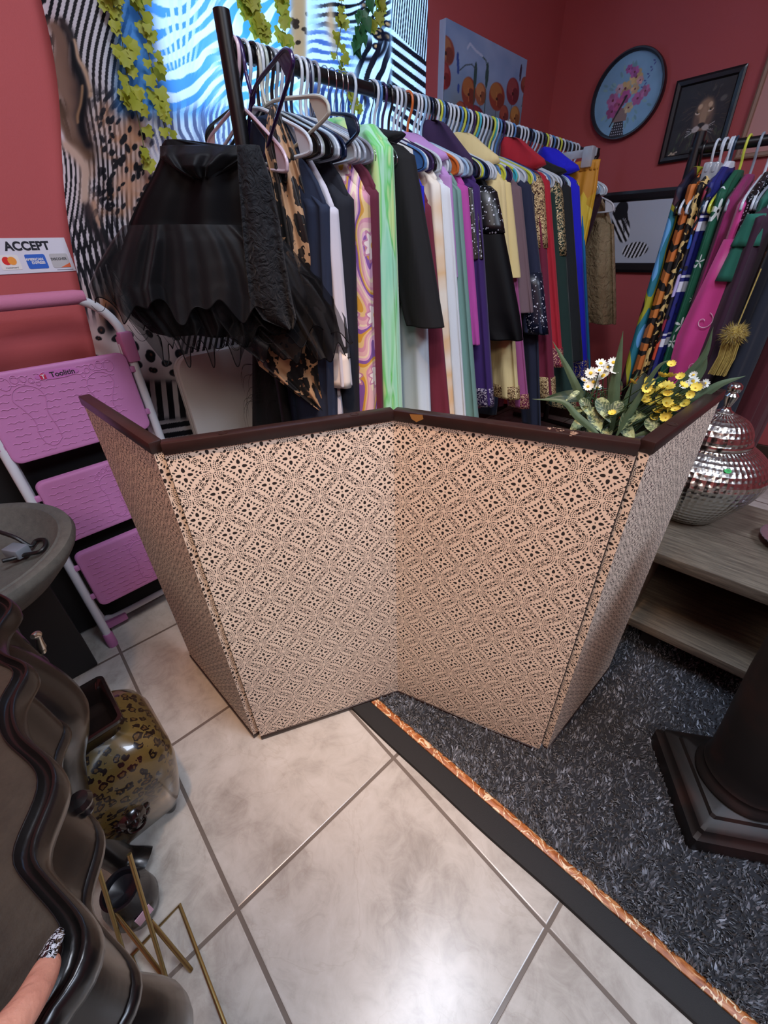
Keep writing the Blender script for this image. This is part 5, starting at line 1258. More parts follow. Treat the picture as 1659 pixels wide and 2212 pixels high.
# ------------------------------------------------------------------ prints
def sequins(basec, c1, c2, sc=260., thr=.36):
    def f():
        v = voronoi(scale=sc, out='Color'); d = noise(scale=sc*.14, detail=2.); s = E.nt.nodes.new('ShaderNodeSeparateColor'); E.nt.links.new(v, s.inputs[0]); q = E(s.outputs[0])
        on = (q+d*.6) > thr+.3
        return mixc(on, basec, mixc(q, c1, c2))
    return f
def dotmat(b, c, sc):
    def f():
        d = voronoi(scale=sc); v = voronoi(scale=sc, out='Color'); q = E.nt.nodes.new('ShaderNodeSeparateColor'); E.nt.links.new(v, q.inputs[0]); r = E(q.outputs[0])
        return mixc((d < r*.42)*(noise(scale=18., detail=2.) > .40), b, c)
    return mat('beaded cloth', b, .35, fn=f)
def seqmat(b, c1, c2, sc=260., thr=.36): return mat('sequin embroidery', b, .3, metal=.35, fn=sequins(b, c1, c2, sc, thr), bump=lambda: voronoi(scale=sc), bstr=.7, bdist=.003)
M_seq_gold = seqmat('#4a2a1c', '#7a5a34', '#d9bd8a', 240., .25); M_seq_goldg = seqmat('#0e2a22', '#4a4a2c', '#cdb88a', 220., .42); M_seq_navy = dotmat('#0c1428', '#d8dbe6', 120.)
M_seq_blk = dotmat('#0b0b10', '#c9ccd8', 130.); M_seq_pink = seqmat('#6a1a38', '#7a2a48', '#c99a7a', 260., .55); M_seq_blue = seqmat('#151a90', '#2a2aa0', '#c2b48a', 220., .62); M_seq_purp = seqmat('#23103f', '#2f1a4a', '#b9aebc', 230., .58)
M_pearl = seqmat('#8a8578', '#a8a294', '#efeee6', 230., .3)
def tiedye(stops, sc=1.7, st=.35):
    def f():
        x, y, z = coords('Object'); n = noise(vec(x*3., y*9., z*st), scale=sc*2.2, detail=2., dist=.6)
        return ramp(n, stops)
    return f
M_mint = mat('mint tie-dye velvet', '#a9e0b0', .6, sheen=.5, fn=tiedye([(.3, '#8fd9b4'), (.42, '#a8e2c0'), (.5, '#63c96a'), (.56, '#b4e09a'), (.66, '#c8e48e')], 1.6, .9))
def leopfab(): return leop('#86542a', '#d6b088', '#0a0706', '#6e3c1c', 30., stretch=(1, 1, .62), lo=.10, hi=.57, nz=1.4)
M_leofab = mat('leopard print satin', '#a9703a', .38, fn=leopfab, sheen=.2)
def retro():
    u, v, w = coords('Object'); q = u*1.0+v*1.0; n = noise(vec(q*2.6, 0., w*1.5), scale=2.8, detail=1., dist=.4)
    c = ramp(efrac(n*5.2+w*1.1), [(0, '#e6b9bb'), (.2, '#d99aae'), (.34, '#e9c98a'), (.46, '#d6a03c'), (.58, '#8a5ca8'), (.74, '#e3b3cf'), (.88, '#f0dcc0')], 'CONSTANT')
    px_ = efrac(w*5.5+.2)-.5; py_ = efrac(q*9.0+.35)-.5; py_ = py_*.62; r = esqrt(px_*px_+py_*py_); t = eatan2(px_, py_); fl = r < .17+.035*esin(t*9.0); fl2 = r < .215+.04*esin(t*9.0)
    return mixc(fl, mixc(fl2, c, '#c98aa8'), mixc(r < .055, '#f4e6e0', '#e0b24a'))
M_retro = mat('pink retro swirl print', '#d9a0b0', .55, fn=retro)
def denim(a, b):
    def f():
        x, y, z = coords('Object'); return mixc(noise(vec(x*1., y*1., z*.12), scale=60., detail=3.), a, b)
    return mat('dark denim', a, .85, fn=f)
M_den1, M_den2 = denim('#10182a', '#1f2f4c'), denim('#0c0f18', '#181e2c')
def geo():
    x, y, z = coords('Object'); c = voronoi(vec(x*.9+y*.9, z*.55, 0.), scale=11., out='Color'); s = E.nt.nodes.new('ShaderNodeSeparateColor'); E.nt.links.new(c, s.inputs[0])
    return ramp(E(s.outputs[0]), [(0, '#c99a1c'), (.25, '#d9b92c'), (.55, '#b0642a'), (.68, '#c8891f'), (.8, '#e0c443')], 'CONSTANT')
M_geo = mat('yellow and orange geometric print', '#c98a1c', .6, fn=geo)
def gflower():
    x, y, z = coords('Object'); d = voronoi(vec(x+y, z*.8, 0.), scale=9.); return mixc(d < .16, mixc(noise(scale=2.), '#d9e2ea', '#bcd3e2'), '#a88a4c')
M_whitefl = mat('white with gold flower print', '#d9e2ea', .6, fn=gflower)
def ombre():
    x, y, z = coords('Object'); n = noise(vec(x*.6, y*.6, z), scale=5., detail=2.); return ramp(n, [(.35, '#e9e2d4'), (.5, '#dfb98a'), (.6, '#e6dccb')])
M_ombre = mat('cream with peach ombre', '#e6d8c4', .7, fn=ombre)
def floralpatch():
    n = noise(scale=16., detail=1.); n2 = noise(scale=11., detail=2.); return mixc(n > .55, mixc(n2 > .52, '#e2e0de', '#111016'), '#cf8a4a')
M_flpatch = mat('orange and black floral patch', '#e0e0e0', .6, fn=floralpatch)
M_organ = mat('black organza', '#0a0b10', .6, sheen=.06, alpha=.80, spec=.25, fn=lambda: mixc(noise(scale=14., detail=4., dist=1.), '#030304', '#0e1016'))
M_organ2 = mat('black sheer tulle', '#050507', .7, alpha=.44, spec=.2)
M_bsat = mat('black satin', '#060608', .6, sheen=.0, spec=.15, fn=lambda: mixc(noise(scale=6., detail=4.), '#030304', '#0b0b0f'))
M_bfab = fabric('#08080b', .8, .02); M_bcoat = fabric('#050609', .85, .02)
# ------------------------------------------------------------------ black tulle dress on the pink hanger (faces the room)
n_ = np.array([.80, -.60, 0]); uax = np.array([.60, .80, 0]); PL = np.array([-1.06, .80, 1.3])
def prow(y, xl, xr, th, k=0.):
    a = PP(xl, y, PL+n_*k, n_); b = PP(xr, y, PL+n_*k, n_); c = (a+b)/2; w = (b-a)/2; return (c, w, n_*th)
def prows(lst, k=0., dens=5): return [prow(y, a, b, t, k) for y, a, b, t in interp_rows(lst, dens)]
bd_ = thing('black_dress', 'black tulle dress with organza ruffles hanging from the pale pink hanger', 'dress', (PL[0], PL[1], .75))
vf, uv = cloth_loft(prows([(303, 356, 405, .012), (312, 350, 470, .02), (325, 346, 566, .03), (345, 345, 572, .038), (380, 330, 575, .045), (430, 302, 585, .05), (480, 280, 600, .05), (500, 276, 604, .052), (515, 270, 606, .06), (560, 258, 622, .07), (620, 262, 640, .075), (680, 285, 640, .075), (718, 330, 600, .07)]), .013, 7, 120, seed=3)
O('bodice_and_skirt', vf, M_bsat, bd_, uv=uv, angle=180)
def sheer(lst, k, f, nf, seed, mt, nm, wav=.0):
    """an open ruffled layer in front of the body"""
    rows = prows(lst, 0, 6); n = 150; q = np.linspace(-1, 1, n); R = []; m = len(rows); rs_ = np.random.RandomState(seed); p = rs_.rand(4)*6
    for i, (c, w, t) in enumerate(rows):
        s = i/(m-1); amp = f*(.15+s)
        d = amp*(np.sin(q*nf+p[0]+.8*s+1.3*np.sin(q*3.1+p[3]))+.6*np.sin(q*nf*1.7+p[1]-s+1.6*np.sin(q*2.3+p[2])))*(.6+.4*np.sin(q*4.7+p[1]))+k*(1-q*q*.75)+.02*s
        R.append(c+q[:, None]*w+n_*d[:, None]+np.array([0, 0, 1.])*(wav*s*s*(np.sin(q*nf*.55+p[2])+.7*np.sin(q*nf*1.1+p[0])))[:, None])
    R = np.array(R); V, F = rings(R, closed=False); o = O(nm, (V, F), mt, bd_, angle=180)
    O('hem_cord', tube(R[-1], .0014, 5), M_bsat, o); return o
sheer([(488, 272, 560, 0), (520, 252, 600, 0), (570, 225, 640, 0), (620, 208, 660, 0), (660, 225, 650, 0)], .09, .016, 20, 1, M_organ, 'ruffle', .02)
sheer([(500, 300, 520, 0), (560, 240, 560, 0), (640, 235, 600, 0), (700, 300, 600, 0), (745, 350, 560, 0)], .075, .018, 24, 2, M_organ2, 'ruffle', .025)
sheer([(540, 262, 560, 0), (600, 215, 700, 0), (660, 260, 735, 0), (715, 320, 760, 0)], .06, .018, 22, 4, M_organ2, 'ruffle', .02)
sheer([(490, 420, 590, 0), (560, 420, 650, 0), (620, 425, 705, 0), (680, 440, 745, 0), (760, 560, 755, 0)], .035, .016, 16, 5, M_organ, 'ruffle', .02)
th_ = []
for k in range(60):
    x = rnd.uniform(225, 560); y = rnd.uniform(640, 725)*1.0 if x > 330 else rnd.uniform(560, 690); a_ = PP(x, y, PL+n_*.07, n_); dx = rnd.uniform(-.06, .06); dz_ = rnd.uniform(.015, .05)
    th_.append(tube(bez([a_, a_+uax*dx*.3+np.array([0, 0, -dz_]), a_+uax*dx*.7+np.array([0, 0, -dz_*1.2]), a_+uax*dx+np.array([0, 0, -dz_*.3])], 14), .0006, 4))
tag(O('tulle_threads', join(th_), M_bsat, bd_), kind='stuff')
vf, uv = cloth_loft([(c+n_*.085, w, t) for c, w, t in prows([(330, 520, 566, .012), (400, 524, 590, .02), (480, 530, 606, .02), (560, 536, 618, .024), (640, 545, 632, .022), (680, 572, 641, .016), (700, 618, 634, .010)])], .010, 5, 60, seed=8)
M_orgsl = mat('blue black organza', '#10141c', .7, sheen=.08, spec=.25, bump=lambda: noise(scale=45., detail=4., dist=1.5), bstr=.9, bdist=.012, fn=lambda: mixc(noise(vec(*[q for q in coords('Object')]), scale=26., detail=5., dist=1.5), '#050609', '#131a22'), alpha=.97)
O('sleeve', vf, M_orgsl, bd_, uv=uv, angle=180)
vf, uv = cloth_loft([(c+n_*.02, w, t) for c, w, t in prows([(320, 350, 560, .02), (345, 352, 540, .05), (370, 380, 500, .06), (392, 420, 470, .04)])], .012, 9, 80, seed=18); O('neck_ruffle', vf, M_organ, bd_, uv=uv, angle=180)
# leopard dress
PL2 = np.array([-1.03, .90, 1.3]); PLs = PL; PL = PL2
ld_ = thing('leopard_dress', 'long leopard print satin dress hanging beside the black tulle dress', 'dress', (PL2[0], PL2[1], .62))
vf, uv = cloth_loft(prows([(228, 584, 600, .012), (260, 576, 612, .018), (330, 572, 642, .03), (400, 590, 664, .034), (480, 602, 690, .036), (560, 614, 712, .036), (620, 624, 728, .034)]), .010, 9, 90, seed=21)
O('bodice', vf, M_leofab, ld_, uv=uv, angle=180)
vf, uv = cloth_loft(prows([(600, 620, 724, .032), (690, 552, 720, .034), (745, 541, 712, .034), (790, 560, 704, .03), (830, 612, 703, .025), (862, 655, 704, .018), (884, 688, 704, .01)]), .009, 8, 90, seed=22)
O('skirt', vf, M_leofab, ld_, uv=uv, angle=180)
# black feather trimmed dress
PL = np.array([-1.14, .98, 1.3])
fd_ = thing('feather_dress', 'black dress trimmed with wispy feathers below the leopard dress', 'dress', (PL[0], PL[1], .5))
vf, uv = cloth_loft(prows([(690, 560, 700, .02), (760, 545, 705, .03), (850, 545, 708, .03), (960, 545, 712, .03)]), .006, 9, 60, seed=31); O('skirt', vf, M_bcoat, fd_, uv=uv, angle=180)
fe = []
for k in range(46):
    x, y = rnd.uniform(540, 700), rnd.uniform(775, 880); a = PP(x, y, PL+n_*.035, n_); s_ = -1 if x < 575 else rnd.choice([-1, 1]); q = rnd.uniform(.03, .075)
    fe.append(tube(bez([a, a+uax*s_*q*.5+n_*.02+np.array([0, 0, .004]), a+uax*s_*q*.8+n_*.025+np.array([0, 0, -q*.5]), a+uax*s_*q*.85+n_*.02+np.array([0, 0, -q*1.3])], 12), np.linspace(.0009, .0002, 13), 4))
tag(O('feathers', join(fe), M_bfab, fd_), kind='stuff')
# price tag
tq = PP(722, 862, (-.93, 1.0, 1), (.8, -.6, 0)); tg = thing('price_tag', 'white swing tag lettered in black beside the leopard dress', 'tag', tq)
tR = np.array([.6, .8, 0]); tN = np.array([.8, -.6, 0])
tp = [(-.021, -.045), (.021, -.045), (.021, .045), (-.021, .045)]
O('card', place(prism(tp, 2, -.0005, .0005), tq, tR, (0, 0, 1), tN), M_paperw, tg, smooth=False)
O('lettering', place(text_vf('EVER 21', .0095, .0001, .0002), tq+tN*.0009+np.array([0, 0, .008])+tR*.003, tR, (0, 0, 1), tN), M_blk, tg, smooth=False)
O('string', tube([tq+np.array([0, 0, .04]), tq+np.array([-.01, 0, .06]), tq+np.array([-.03, 0, .09])], .0006, 5), M_blk, tg)
# sheer black shirt between the leopard dress and the white blouse
PL = np.array([-1.01, .945, 1.3])
ts = thing('sheer_top', 'sheer black short top with a solid hem right of the leopard dress', 'top', (PL[0], PL[1], .6))
vf, uv = cloth_loft(prows([(560, 660, 705, .02), (620, 668, 728, .03), (700, 672, 748, .03), (765, 690, 756, .03)]), .006, 6, 50, seed=35); O('body', vf, M_organ, ts, uv=uv, angle=180)
vf, uv = cloth_loft(prows([(757, 688, 755, .03), (790, 692, 757, .031)]), .004, 6, 50, seed=36); O('hem_band', vf, M_bfab, ts, uv=uv, angle=180)
PL = PLs
# ------------------------------------------------------------------ the long row
F_ = fabric
L = 'on the long rail'
garment('denim_shirt', 'dark blue denim shirt nearest the leopard dress '+L, 'shirt', (704, 428), (722, 900), M_den1, .045, .024, .5)
garment('white_blouse', 'white blouse with a cuffed sleeve between two denim garments', 'blouse', (722, 438), (752, 835), F_('#c9c9d4'), .045, .022, .55, cuff=F_('#e6e0da'), cuff_h=.10)
garment('denim_jacket', 'almost black denim jacket left of the pink swirl dress', 'jacket', (752, 410), (768, 920), M_den2, .055, .034, .45)
garment('swirl_dress', 'pink retro dress with purple and mustard swirls and daisies', 'dress', (788, 400), (806, 930), M_retro, .062, .036, .40, th=.026)
garment('maroon_blouse', 'maroon garment showing as a sliver left of the mint dress', 'blouse', (812, 395), (824, 930), F_('#5c1830'), .04, .018, .5)
garment('tie_dye_dress', 'long mint and lime tie-dye dress left of the black blazer', 'dress', (838, 292), (862, 935), M_mint, .078, .040, .35, th=.03, fold=.012)
garment('black_blazer', 'black blazer with a square hanging sleeve, right of the mint dress', 'blazer', (885, 322), (952, 708), M_bcoat, .070, .040, .62, neck=(.06, .10, .08), fold=.006)
garment('blue_blouse', 'royal blue blouse showing as a sliver beside the black blazer', 'blouse', (912, 392), (925, 700), F_('#1a1ab8'), .05, .018, .62)
garment('printed_blouse', 'white blouse with a gold flower print below the black blazer', 'blouse', (905, 420), (925, 935), M_whitefl, .085, .030, .45, sl=True)
garment('maroon_dress', 'long maroon dress with a gold edge right of the black blazer', 'dress', (925, 428), (972, 935), F_('#6a1a30'), .055, .024, .45, cuff=M_seq_gold, cuff_h=.02)
garment('ombre_blouse', 'cream blouse fading to peach '+L, 'blouse', (945, 378), (978, 920), M_ombre, .058, .024, .5, neck=(.05, .09, .07), neck_mt=F_('#e6e4da'))
garment('white_tunic', 'plain white tunic next to the peach ombre blouse', 'tunic', (968, 388), (1003, 905), F_('#d5dbe0'), .058, .024, .5)
garment('lilac_shirt', 'lilac shirt with a pointed collar '+L, 'shirt', (972, 372), (985, 600), F_('#b58ac4'), .05, .020, .7, neck=(.09, .10, .10))
garment('sage_tunic', 'long sage green tunic left of the orchid pink one', 'tunic', (990, 392), (1030, 920), F_('#6f948c'), .068, .032, .5, fold=.010)
garment('orchid_tunic', 'orchid pink tunic right of the sage green one', 'tunic', (1005, 392), (1033, 745), F_('#b0459a'), .055, .026, .6)
garment('beaded_jacket', 'dark jacket with grey patterned shoulders right of the orchid tunic', 'jacket', (1025, 400), (1040, 560), M_seq_blk, .05, .022, .7, neck=(.05, .08, .06), neck_mt=M_flpatch)
garment('purple_tunic', 'deep purple tunic with white piping and embroidered cuffs', 'tunic', (1030, 385), (1062, 875), F_('#33155c'), .060, .034, .5, cuff=M_seq_purp, cuff_h=.07, neck=(.06, .13, .24), neck_mt=F_('#2c1440'))
garment('balloon_sleeve_blouse', 'black chiffon blouse with a big balloon sleeve and beaded shoulder', 'blouse', (1060, 405), (1122, 735), M_bsat, .125, .050, .6, bulge=.30, neck=None, shoulder=M_seq_blk, fold=.012)
garment('cream_cardigan', 'pale yellow cream blouse with a draped cowl collar', 'blouse', (1085, 375), (1118, 860), F_('#d9c68e'), .060, .032, .5, neck=(.07, .12, .20), cuff=M_seq_gold, cuff_h=.05)
garment('cream_kurta', 'second cream blouse with gold beading just left of the brown one', 'blouse', (1098, 388), (1120, 600), F_('#d8c58a'), .055, .024, .6, neck=(.05, .10, .05), neck_mt=M_seq_gold)
garment('rose_tunic', 'dusty rose tunic with a beaded cuff below the cream blouse', 'tunic', (1100, 440), (1140, 880), F_('#93487a'), .05, .024, .5, cuff=M_seq_pink, cuff_h=.06, neck=(.06, .17, .13))
garment('brown_blouse', 'mauve brown crinkled blouse with gold beads at the chest', 'blouse', (1120, 395), (1148, 675), F_('#6c565c'), .066, .034, .6, neck=None)
garment('navy_tunic', 'navy tunic with a pearl-studded lower sleeve', 'tunic', (1142, 390), (1180, 720), F_('#141c38'), .062, .034, .5, cuff=M_seq_navy, cuff_h=.24)
garment('navy_dress', 'plain navy dress behind the red coat', 'dress', (1150, 400), (1166, 920), F_('#111830'), .05, .022, .42)
garment('crimson_kurta', 'dark crimson kurta with a wide gold sequin cuff', 'kurta', (1168, 385), (1196, 860), F_('#6a1030'), .075, .038, .45, cuff=M_seq_gold, cuff_h=.10, shoulder=M_seq_gold)
garment('red_coat', 'bright red coat with a high collar and gold sequin yoke', 'coat', (1182, 378), (1213, 790), F_('#a81428'), .072, .038, .45, neck=(.08, .12, .26), shoulder=None, cuff=M_seq_pink, cuff_h=.08)
garment('green_kurta', 'dark green kurta with gold embroidered shoulder', 'kurta', (1208, 400), (1240, 880), F_('#0c2c26'), .075, .040, .45, shoulder=M_seq_goldg, cuff=M_seq_goldg, cuff_h=.05)
garment('black_coat', 'black coat with a stand collar between the green kurta and the blue coat', 'coat', (1228, 392), (1256, 780), F_('#0b1014'), .075, .034, .5, neck=(.07, .13, .13))
garment('blue_coat', 'royal blue coat with a folded collar and beaded cuff', 'coat', (1248, 388), (1268, 815), F_('#1512c8'), .062, .034, .5, neck=(.12, .10, .24), cuff=M_seq_blue, cuff_h=.09)
garment('teal_tunic', 'bright teal blue tunic edging the royal blue coat', 'tunic', (1256, 400), (1277, 845), F_('#0a6fa8'), .052, .018, .5)
# yellow patterned trousers on a clip hanger
tp_ = PX(1284, 346, X=-.95); ytr = tp_[1]
tr = thing('patterned_trousers', 'yellow and orange geometric trousers clipped high at the end of the row', 'trousers', (-1.02, ytr, .5))
rows = [((-1.00, ytr, z), (w, 0, 0), (0, t, 0)) for z, w, t in interp_rows([(tp_[2], .075, .016), (tp_[2]-.04, .078, .016), (tp_[2]-.10, .085, .022), (tp_[2]-.4, .085, .028), (.75, .08, .028), (.55, .08, .028)], 6)]
vf, uv = cloth_loft(rows, .006, 9, 60, seed=61); O('trouser_legs', vf, M_geo, tr, uv=uv, angle=180)
rows = [((-1.00, ytr, z), (.077, 0, 0), (0, .018, 0)) for z in np.linspace(tp_[2]+.001, tp_[2]-.035, 5)]
vf, uv = cloth_loft(rows, .004, 20, 80, seed=62); O('waistband', vf, M_geo, tr, uv=uv, angle=180)
M_clear = mat('clear plastic', '#b9c2ca', .15, alpha=.6, coat=.4)
kc_ = thing('clip_hanger', 'clear plastic clip hanger holding the yellow patterned trousers', 'hanger', (XR, ytr, tp_[2]))
O('bar', box((-1.10, ytr+.012, tp_[2]+.03), (.30, .008, .030), bev=.003), M_clear, kc_)
O('clip', box((-.975, ytr-.012, tp_[2]+.012), (.045, .040, .075), bev=.006), M_clear, kc_)
O('clip', box((-1.22, ytr-.012, tp_[2]+.012), (.045, .040, .075), bev=.006), M_clear, kc_)
O('hook', tube(bez([(x*1.0+XR, ytr+.012, z+ZR) for x, z in HK+STEM[:3]]+[(XR, ytr+.012, tp_[2]+.04)], 40), .003, 8), M_wire, kc_)
# beyond the trousers
garment('burgundy_top', 'burgundy top hanging just beyond the yellow trousers', 'top', (1303, 425), (1306, 500), F_('#2c0c1c'), .05, .03, .9, sl=False)
q_ = PX(1318, 438, X=-1.0); hanger((XR+.02, q_[1], q_[2]+.165), .0, '#d5d7de', 'white plastic hanger at the far end of the long rail, above the beige blouse')
garment('ruched_blouse', 'beige ruched blouse with bunched sleeves at the far end of the rail', 'blouse', (1322, 478), (1328, 700), mat('beige ruched cotton', '#94805f', .9, fn=lambda: mixc(noise(vec(*[q for q in coords('Object')]), scale=16., detail=4.), '#7a6848', '#ab9878'), bump=lambda: noise(scale=30., detail=4., dist=1.2), bstr=1., bdist=.02), .085, .050, .72, bulge=.25, fold=.024)
# cyan hanger standing proud of the cream blouse
f5 = fit_hanger([(.03, -.100, (1048, 360)), (.20, -.180, (1120, 385))], (1.95, 2.25), (-.9, .9), (-.5, .5))
hanger((XR, f5[1], ZR), f5[2], '#36aab0', 'turquoise plastic hanger poking out over the cream and brown blouses', roll=f5[3])
# ------------------------------------------------------------------ second rack: garments hang across the wall direction
def garment2(kind, label, cat, s, b, mt, rx=.035, hem=.55, trim=None, wd=.20, ry=.026, sleeve_len=None, lower=None):
    """front edge seen at image point s (top) and b (bottom)"""
    global GN; GN += 1
    P0 = PX(*s, Y=YR2-wd); x = P0[0]; z0 = P0[2]; P1 = PX(*b, X=x)
    g = thing(kind, label, cat, (x, YR2, hem))
    rows = [((x, YR2, z), (0, w, 0), (t, 0, 0)) for z, w, t in interp_rows([(z0+.07, .05, ry*.6), (z0+.03, wd*.72, ry*.7), (z0, wd, ry), (z0-.2, wd*.98, ry*1.05), ((z0+hem)/2, wd*1.0, ry*1.15), (hem, wd*1.03, ry*1.2)], 8)]
    vf, uv = cloth_loft(rows, .006, 9, 72, seed=GN); O('body', vf, mt, g, uv=uv, angle=180)
    return g, x, z0
def hang2(x, c, lbl, group=None, wire=False): return hanger((x, YR2, ZR2), PI/2+rnd.uniform(-.1, .1)+PI, c, lbl, group, wire=wire)
def pr(fn, nm, r=.6): return mat(nm, '#808080', r, fn=fn)
M_p1 = pr(lambda: ramp(noise(vec(*[q*k for q, k in zip(coords('Object'), (1., 1., .6))]), scale=6., detail=1.), [(0, '#15172e'), (.40, '#3a1522'), (.47, '#9a9a26'), (.52, '#1d6f80'), (.6, '#5a9bd0')], 'CONSTANT'), 'blue teal and plum abstract print')
def tiger():
    x, y, z = coords('Object'); n = noise(vec(x, y, z), scale=8., detail=3.); s = esin(z*95.0+n*16.0)
    return mixc(s > .45, mixc(noise(vec(x, y, z*.3), scale=5.), '#b5401c', '#c98a3a'), '#120b0a')
M_p2 = pr(tiger, 'orange tiger print')
M_p3 = pr(lambda: leop('#c9a050', '#e0c88a', '#120c08', '#8a5a24', 26., lo=.2, hi=.6), 'gold and black spotted print')
def navyw():
    x, y, z = coords('Object'); q = z*5.0+noise(scale=4., detail=0.)*.3; b_ = band(efrac(q), .0, .16); l_ = band(efrac(q), .22, .26); d_ = voronoi(scale=22.) < .22
    return mixc(emax(b_, l_), mixc(d_, '#1a2170', '#0a0c22'), '#d5d8e4')
M_p4 = pr(navyw, 'navy and white banded print')
def gdaisy():
    x, y, z = coords('Object'); n_s = 11.
    vx = voronoi(vec(x*.9+y*.9, z, 0.), scale=n_s, rnd_=.55); v_ = E.nt.nodes.new('ShaderNodeTexVoronoi'); v_.inputs['Scale'].default_value = n_s; v_.inputs['Randomness'].default_value = .55; E.nt.links.new(vec(x*.9+y*.9, z, 0.), v_.inputs['Vector'])
    sp = E.nt.nodes.new('ShaderNodeSeparateXYZ'); E.nt.links.new(v_.outputs['Position'], sp.inputs[0]); dx = (x*.9+y*.9)-E(sp.outputs[0]); dz_ = z-E(sp.outputs[1]); t = eatan2(dz_, dx)
    return mixc(vx < E.op('ADD', .26, esin(t*5.0)*.13), mixc(noise(scale=3.), '#0f4a36', '#1c6a4c'), mixc(vx < .06, '#d8e4e0', '#152018'))
M_p5 = pr(gdaisy, 'green print with white daisies')
def multi():
    c = voronoi(scale=13., out='Color'); s = E.nt.nodes.new('ShaderNodeSeparateColor'); E.nt.links.new(c, s.inputs[0]); d = voronoi(scale=13., feature='DISTANCE_TO_EDGE')
    return mixc(d < .06, ramp(E(s.outputs[0]), [(0, '#c8482c'), (.2, '#2f62b8'), (.36, '#e0c27a'), (.5, '#8a1f3a'), (.62, '#e07a5a'), (.74, '#b8b0e0'), (.86, '#1a1a30')], 'CONSTANT'), '#120e14')
M_p6 = pr(multi, 'bright patchwork blob print')
M_pink2 = mat('hot pink silk', '#d0388c', .45, sheen=.4, fn=lambda: mixc(noise(scale=7., detail=3.), '#b82c7c', '#dc4a98'))
g2 = [('printed_dress', 'blue, teal and plum print dress leftmost on the right-hand rack', 'dress', (1466, 405), (1340, 790), M_p1), ('tiger_dress', 'orange tiger-stripe dress next to the blue and plum dress', 'dress', (1494, 400), (1390, 800), M_p2),
      ('spotted_dress', 'gold and black spotted dress right of the tiger dress', 'dress', (1512, 400), (1410, 800), M_p3), ('patchwork_dress', 'multicoloured blob print dress between spotted and navy dresses', 'dress', (1524, 410), (1440, 800), M_p6),
      ('banded_dress', 'navy dress with white bands right of the patchwork print', 'dress', (1536, 395), (1450, 800), M_p4), ('daisy_dress', 'green dress with white daisies on the right-hand rack', 'dress', (1556, 415), (1500, 800), M_p5),
      ('plum_blouse', 'plum magenta blouse between the daisy dress and the pink silk', 'blouse', (1580, 425), (1530, 700), F_('#8a1e5c')), ('pink_kaftan', 'hot pink silk kaftan with pale scrollwork on the right-hand rack', 'kaftan', (1606, 440), (1530, 780), M_pink2),
      ('beaded_blouse', 'black blouse with beaded neckline right of the pink kaftan', 'top', (1626, 420), (1600, 600), M_seq_blk), ('green_blouse', 'teal green blouse with square hanging sleeve near the right edge', 'blouse', (1650, 430), (1600, 640), F_('#1f6a58')),
      ('copper_blouse', 'pleated copper brown blouse at the right edge', 'blouse', (1676, 430), (1640, 640), F_('#6a4030')), ('plum_dress', 'long dark plum dress hanging low right of the pink kaftan', 'dress', (1640, 470), (1520, 860), F_('#32102a')),
      ('red_dress', 'dark red dress hanging low behind the silver jar', 'dress', (1790, 500), (1700, 860), F_('#4a0c18')),
      ('navy_jacket', 'dark navy jacket with pearl swirls at the right edge', 'jacket', (1716, 480), (1640, 760), F_('#0f1828'))]
xs2 = []
hm2 = {'pink_kaftan': .72, 'plum_blouse': .85, 'beaded_blouse': .95, 'green_blouse': 1.0, 'copper_blouse': .98, 'printed_dress': .62, 'navy_jacket': .36, 'plum_dress': .3, 'red_dress': .3}
for kind, lbl, cat, s, b, mt in g2:
    g, x, z0 = garment2(kind, lbl, cat, s, b, mt, hem=hm2.get(kind, .42), wd=.20 if kind not in ('navy_jacket', 'plum_dress') else .27, ry={'navy_jacket': .06, 'plum_dress': .045, 'red_dress': .06, 'pink_kaftan': .034}.get(kind, .024))
    xs2.append((kind, x, z0))
    if kind == 'green_blouse':
        y = YR2-.235
        for a, (zt_0, zb_0) in enumerate(((z0-.04, z0-.13), (z0-.125, z0-.235))):
            vf, uv = cloth_loft([((x-.01*a, y+.01*a, z), (.026+.003*t, 0, 0), (0, .026, 0)) for t, z in enumerate(np.linspace(zt_0, zb_0, 6))], .003, 5, 36, seed=71+a); O('sleeve_tier', vf, mt, g, uv=uv, angle=180)
    if kind == 'pink_kaftan':
        vf, uv = cloth_loft([((x+.01, YR2-.205, z), (w, 0, 0), (0, .022, 0)) for z, w in ((z0-.10, .03), (z0-.25, .05), (z0-.42, .075), (z0-.50, .07), (z0-.62, .05), (z0-.74, .03))], .006, 5, 40, seed=77); O('draped_panel', vf, mt, g, uv=uv, angle=180)
        M_gl = mat('pale scrollwork', '#e8b8cc', .5); sc = []
        for (dx, dz) in ((.0, -.36), (.02, -.52), (-.015, -.66)):
            sc.append(tube([(x+.01+dx+.026*t/6*math.cos(t), YR2-.232, z0+dz+.026*t/6*math.sin(t)) for t in np.linspace(.6, 7.5, 40)], .0014, 5))
        for q in sc: O('scroll', q, M_gl, g)
    if kind == 'navy_jacket':
        M_prl = mat('pearl beads', '#d8d6dc', .25); pb = []
        for (cx_, cz_, r_) in ((.0, -.10, .03), (.01, -.20, .035), (-.01, -.28, .03)):
            for t in np.linspace(0, 2*PI, 18)[:-1]: pb.append(lathe([(.0005, .003), (.003, .0), (.0005, -.003)], (x-.036, YR2-.15+r_*math.cos(t)*1.3, z0-.05+cz_+r_*.5*math.sin(t)), 6))
        tag(O('pearl_trim', join(pb), M_prl, g), kind='stuff')
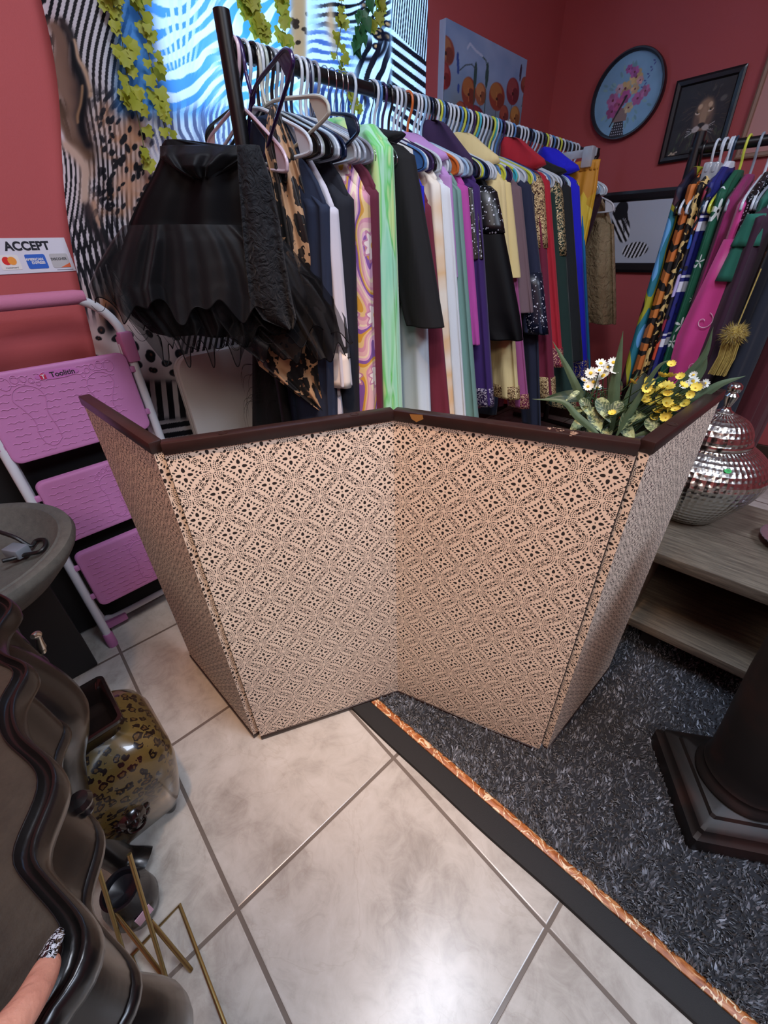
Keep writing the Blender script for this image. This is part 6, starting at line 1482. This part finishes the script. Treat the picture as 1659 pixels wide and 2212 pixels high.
# hangers of the second rack
for (kind, x, z0), c in zip(xs2, (BLK, WH, WH, WH, '#1d3a52', LIME, GREY, WH, WH, GREY, WH, WH, GREY, BLK)):
    kd = kind.replace('_', ' '); hang2(x, c, f'{ {WH: "white", BLK: "black", GREY: "grey", LIME: "yellow", "#1d3a52": "dark teal"}[c]} plastic hanger holding the {kd} on the right-hand rack')
for k, (x, c) in enumerate(((1528, 'a'), (1543, 'b'))):
    p_ = PX(x, 372, Y=YR2-.12); kk = thing('clip_hanger', f'clear plastic clip hanger {"above the tiger dress" if k == 0 else "above the patchwork dress"} on the right-hand rack', 'hanger', p_)
    O('clip', box(p_, (.028, .05, .055), bev=.006), M_clear, kk); O('bar', box((p_[0], YR2, p_[2]+.01), (.010, .30, .022), bev=.003), M_clear, kk); O('hook', tube(bez([(p_[0], YR2+xh, ZR2+zh) for xh, zh in HK+STEM[:3]]+[(p_[0], YR2, p_[2]+.02)], 40), .004, 8), plastic(WH), kk)
# pompom tassel
M_pom = mat('mustard pompom', '#a38a34', .9, sheen=.5, fn=lambda: mixc(noise(scale=90., detail=3.), '#7a6420', '#c4ac52'))
pc_ = PX(1586, 722, Y=YR2-.30); pt = thing('pompom_tassel', 'fuzzy mustard pompom with hanging fringe near the right edge', 'tassel', pc_)
R_p = .036; pk = [lathe([(.001, .030), (.018, .024), (.030, .0), (.018, -.024), (.001, -.030)], pc_, 18)]
fz = []
for k in range(900):
    d = nr.normal(0, 1, 3); d /= np.linalg.norm(d); s_ = np.cross(d, nr.normal(0, 1, 3)); s_ /= np.linalg.norm(s_); t_ = d+nr.normal(0, .35, 3)+np.array([0, 0, -.2]); a = pc_+d*.026; e_ = a+t_*.016
    fz.append(np.array([a-s_*.0012, a+s_*.0012, e_]))
O('pompom', join(pk+[(np.vstack(fz), [(3*i, 3*i+1, 3*i+2) for i in range(len(fz))])]), M_pom, pt, angle=180)
fr_ = []
for k in range(26):
    a = pc_+np.array([(k/25-.5)*.05, rnd.uniform(-.008, .008), -.028]); fr_.append(tube([a, a+np.array([.004, 0, -.05]), a+np.array([-.004+rnd.uniform(-.004, .004), 0, -.115])], .0017, 5))
tag(O('fringe', join(fr_), M_pom, pt), kind='stuff')
O('cord', tube([pc_+np.array([0, 0, .03]), pc_+np.array([.0, .02, .2])], .002, 6), M_pom, pt)
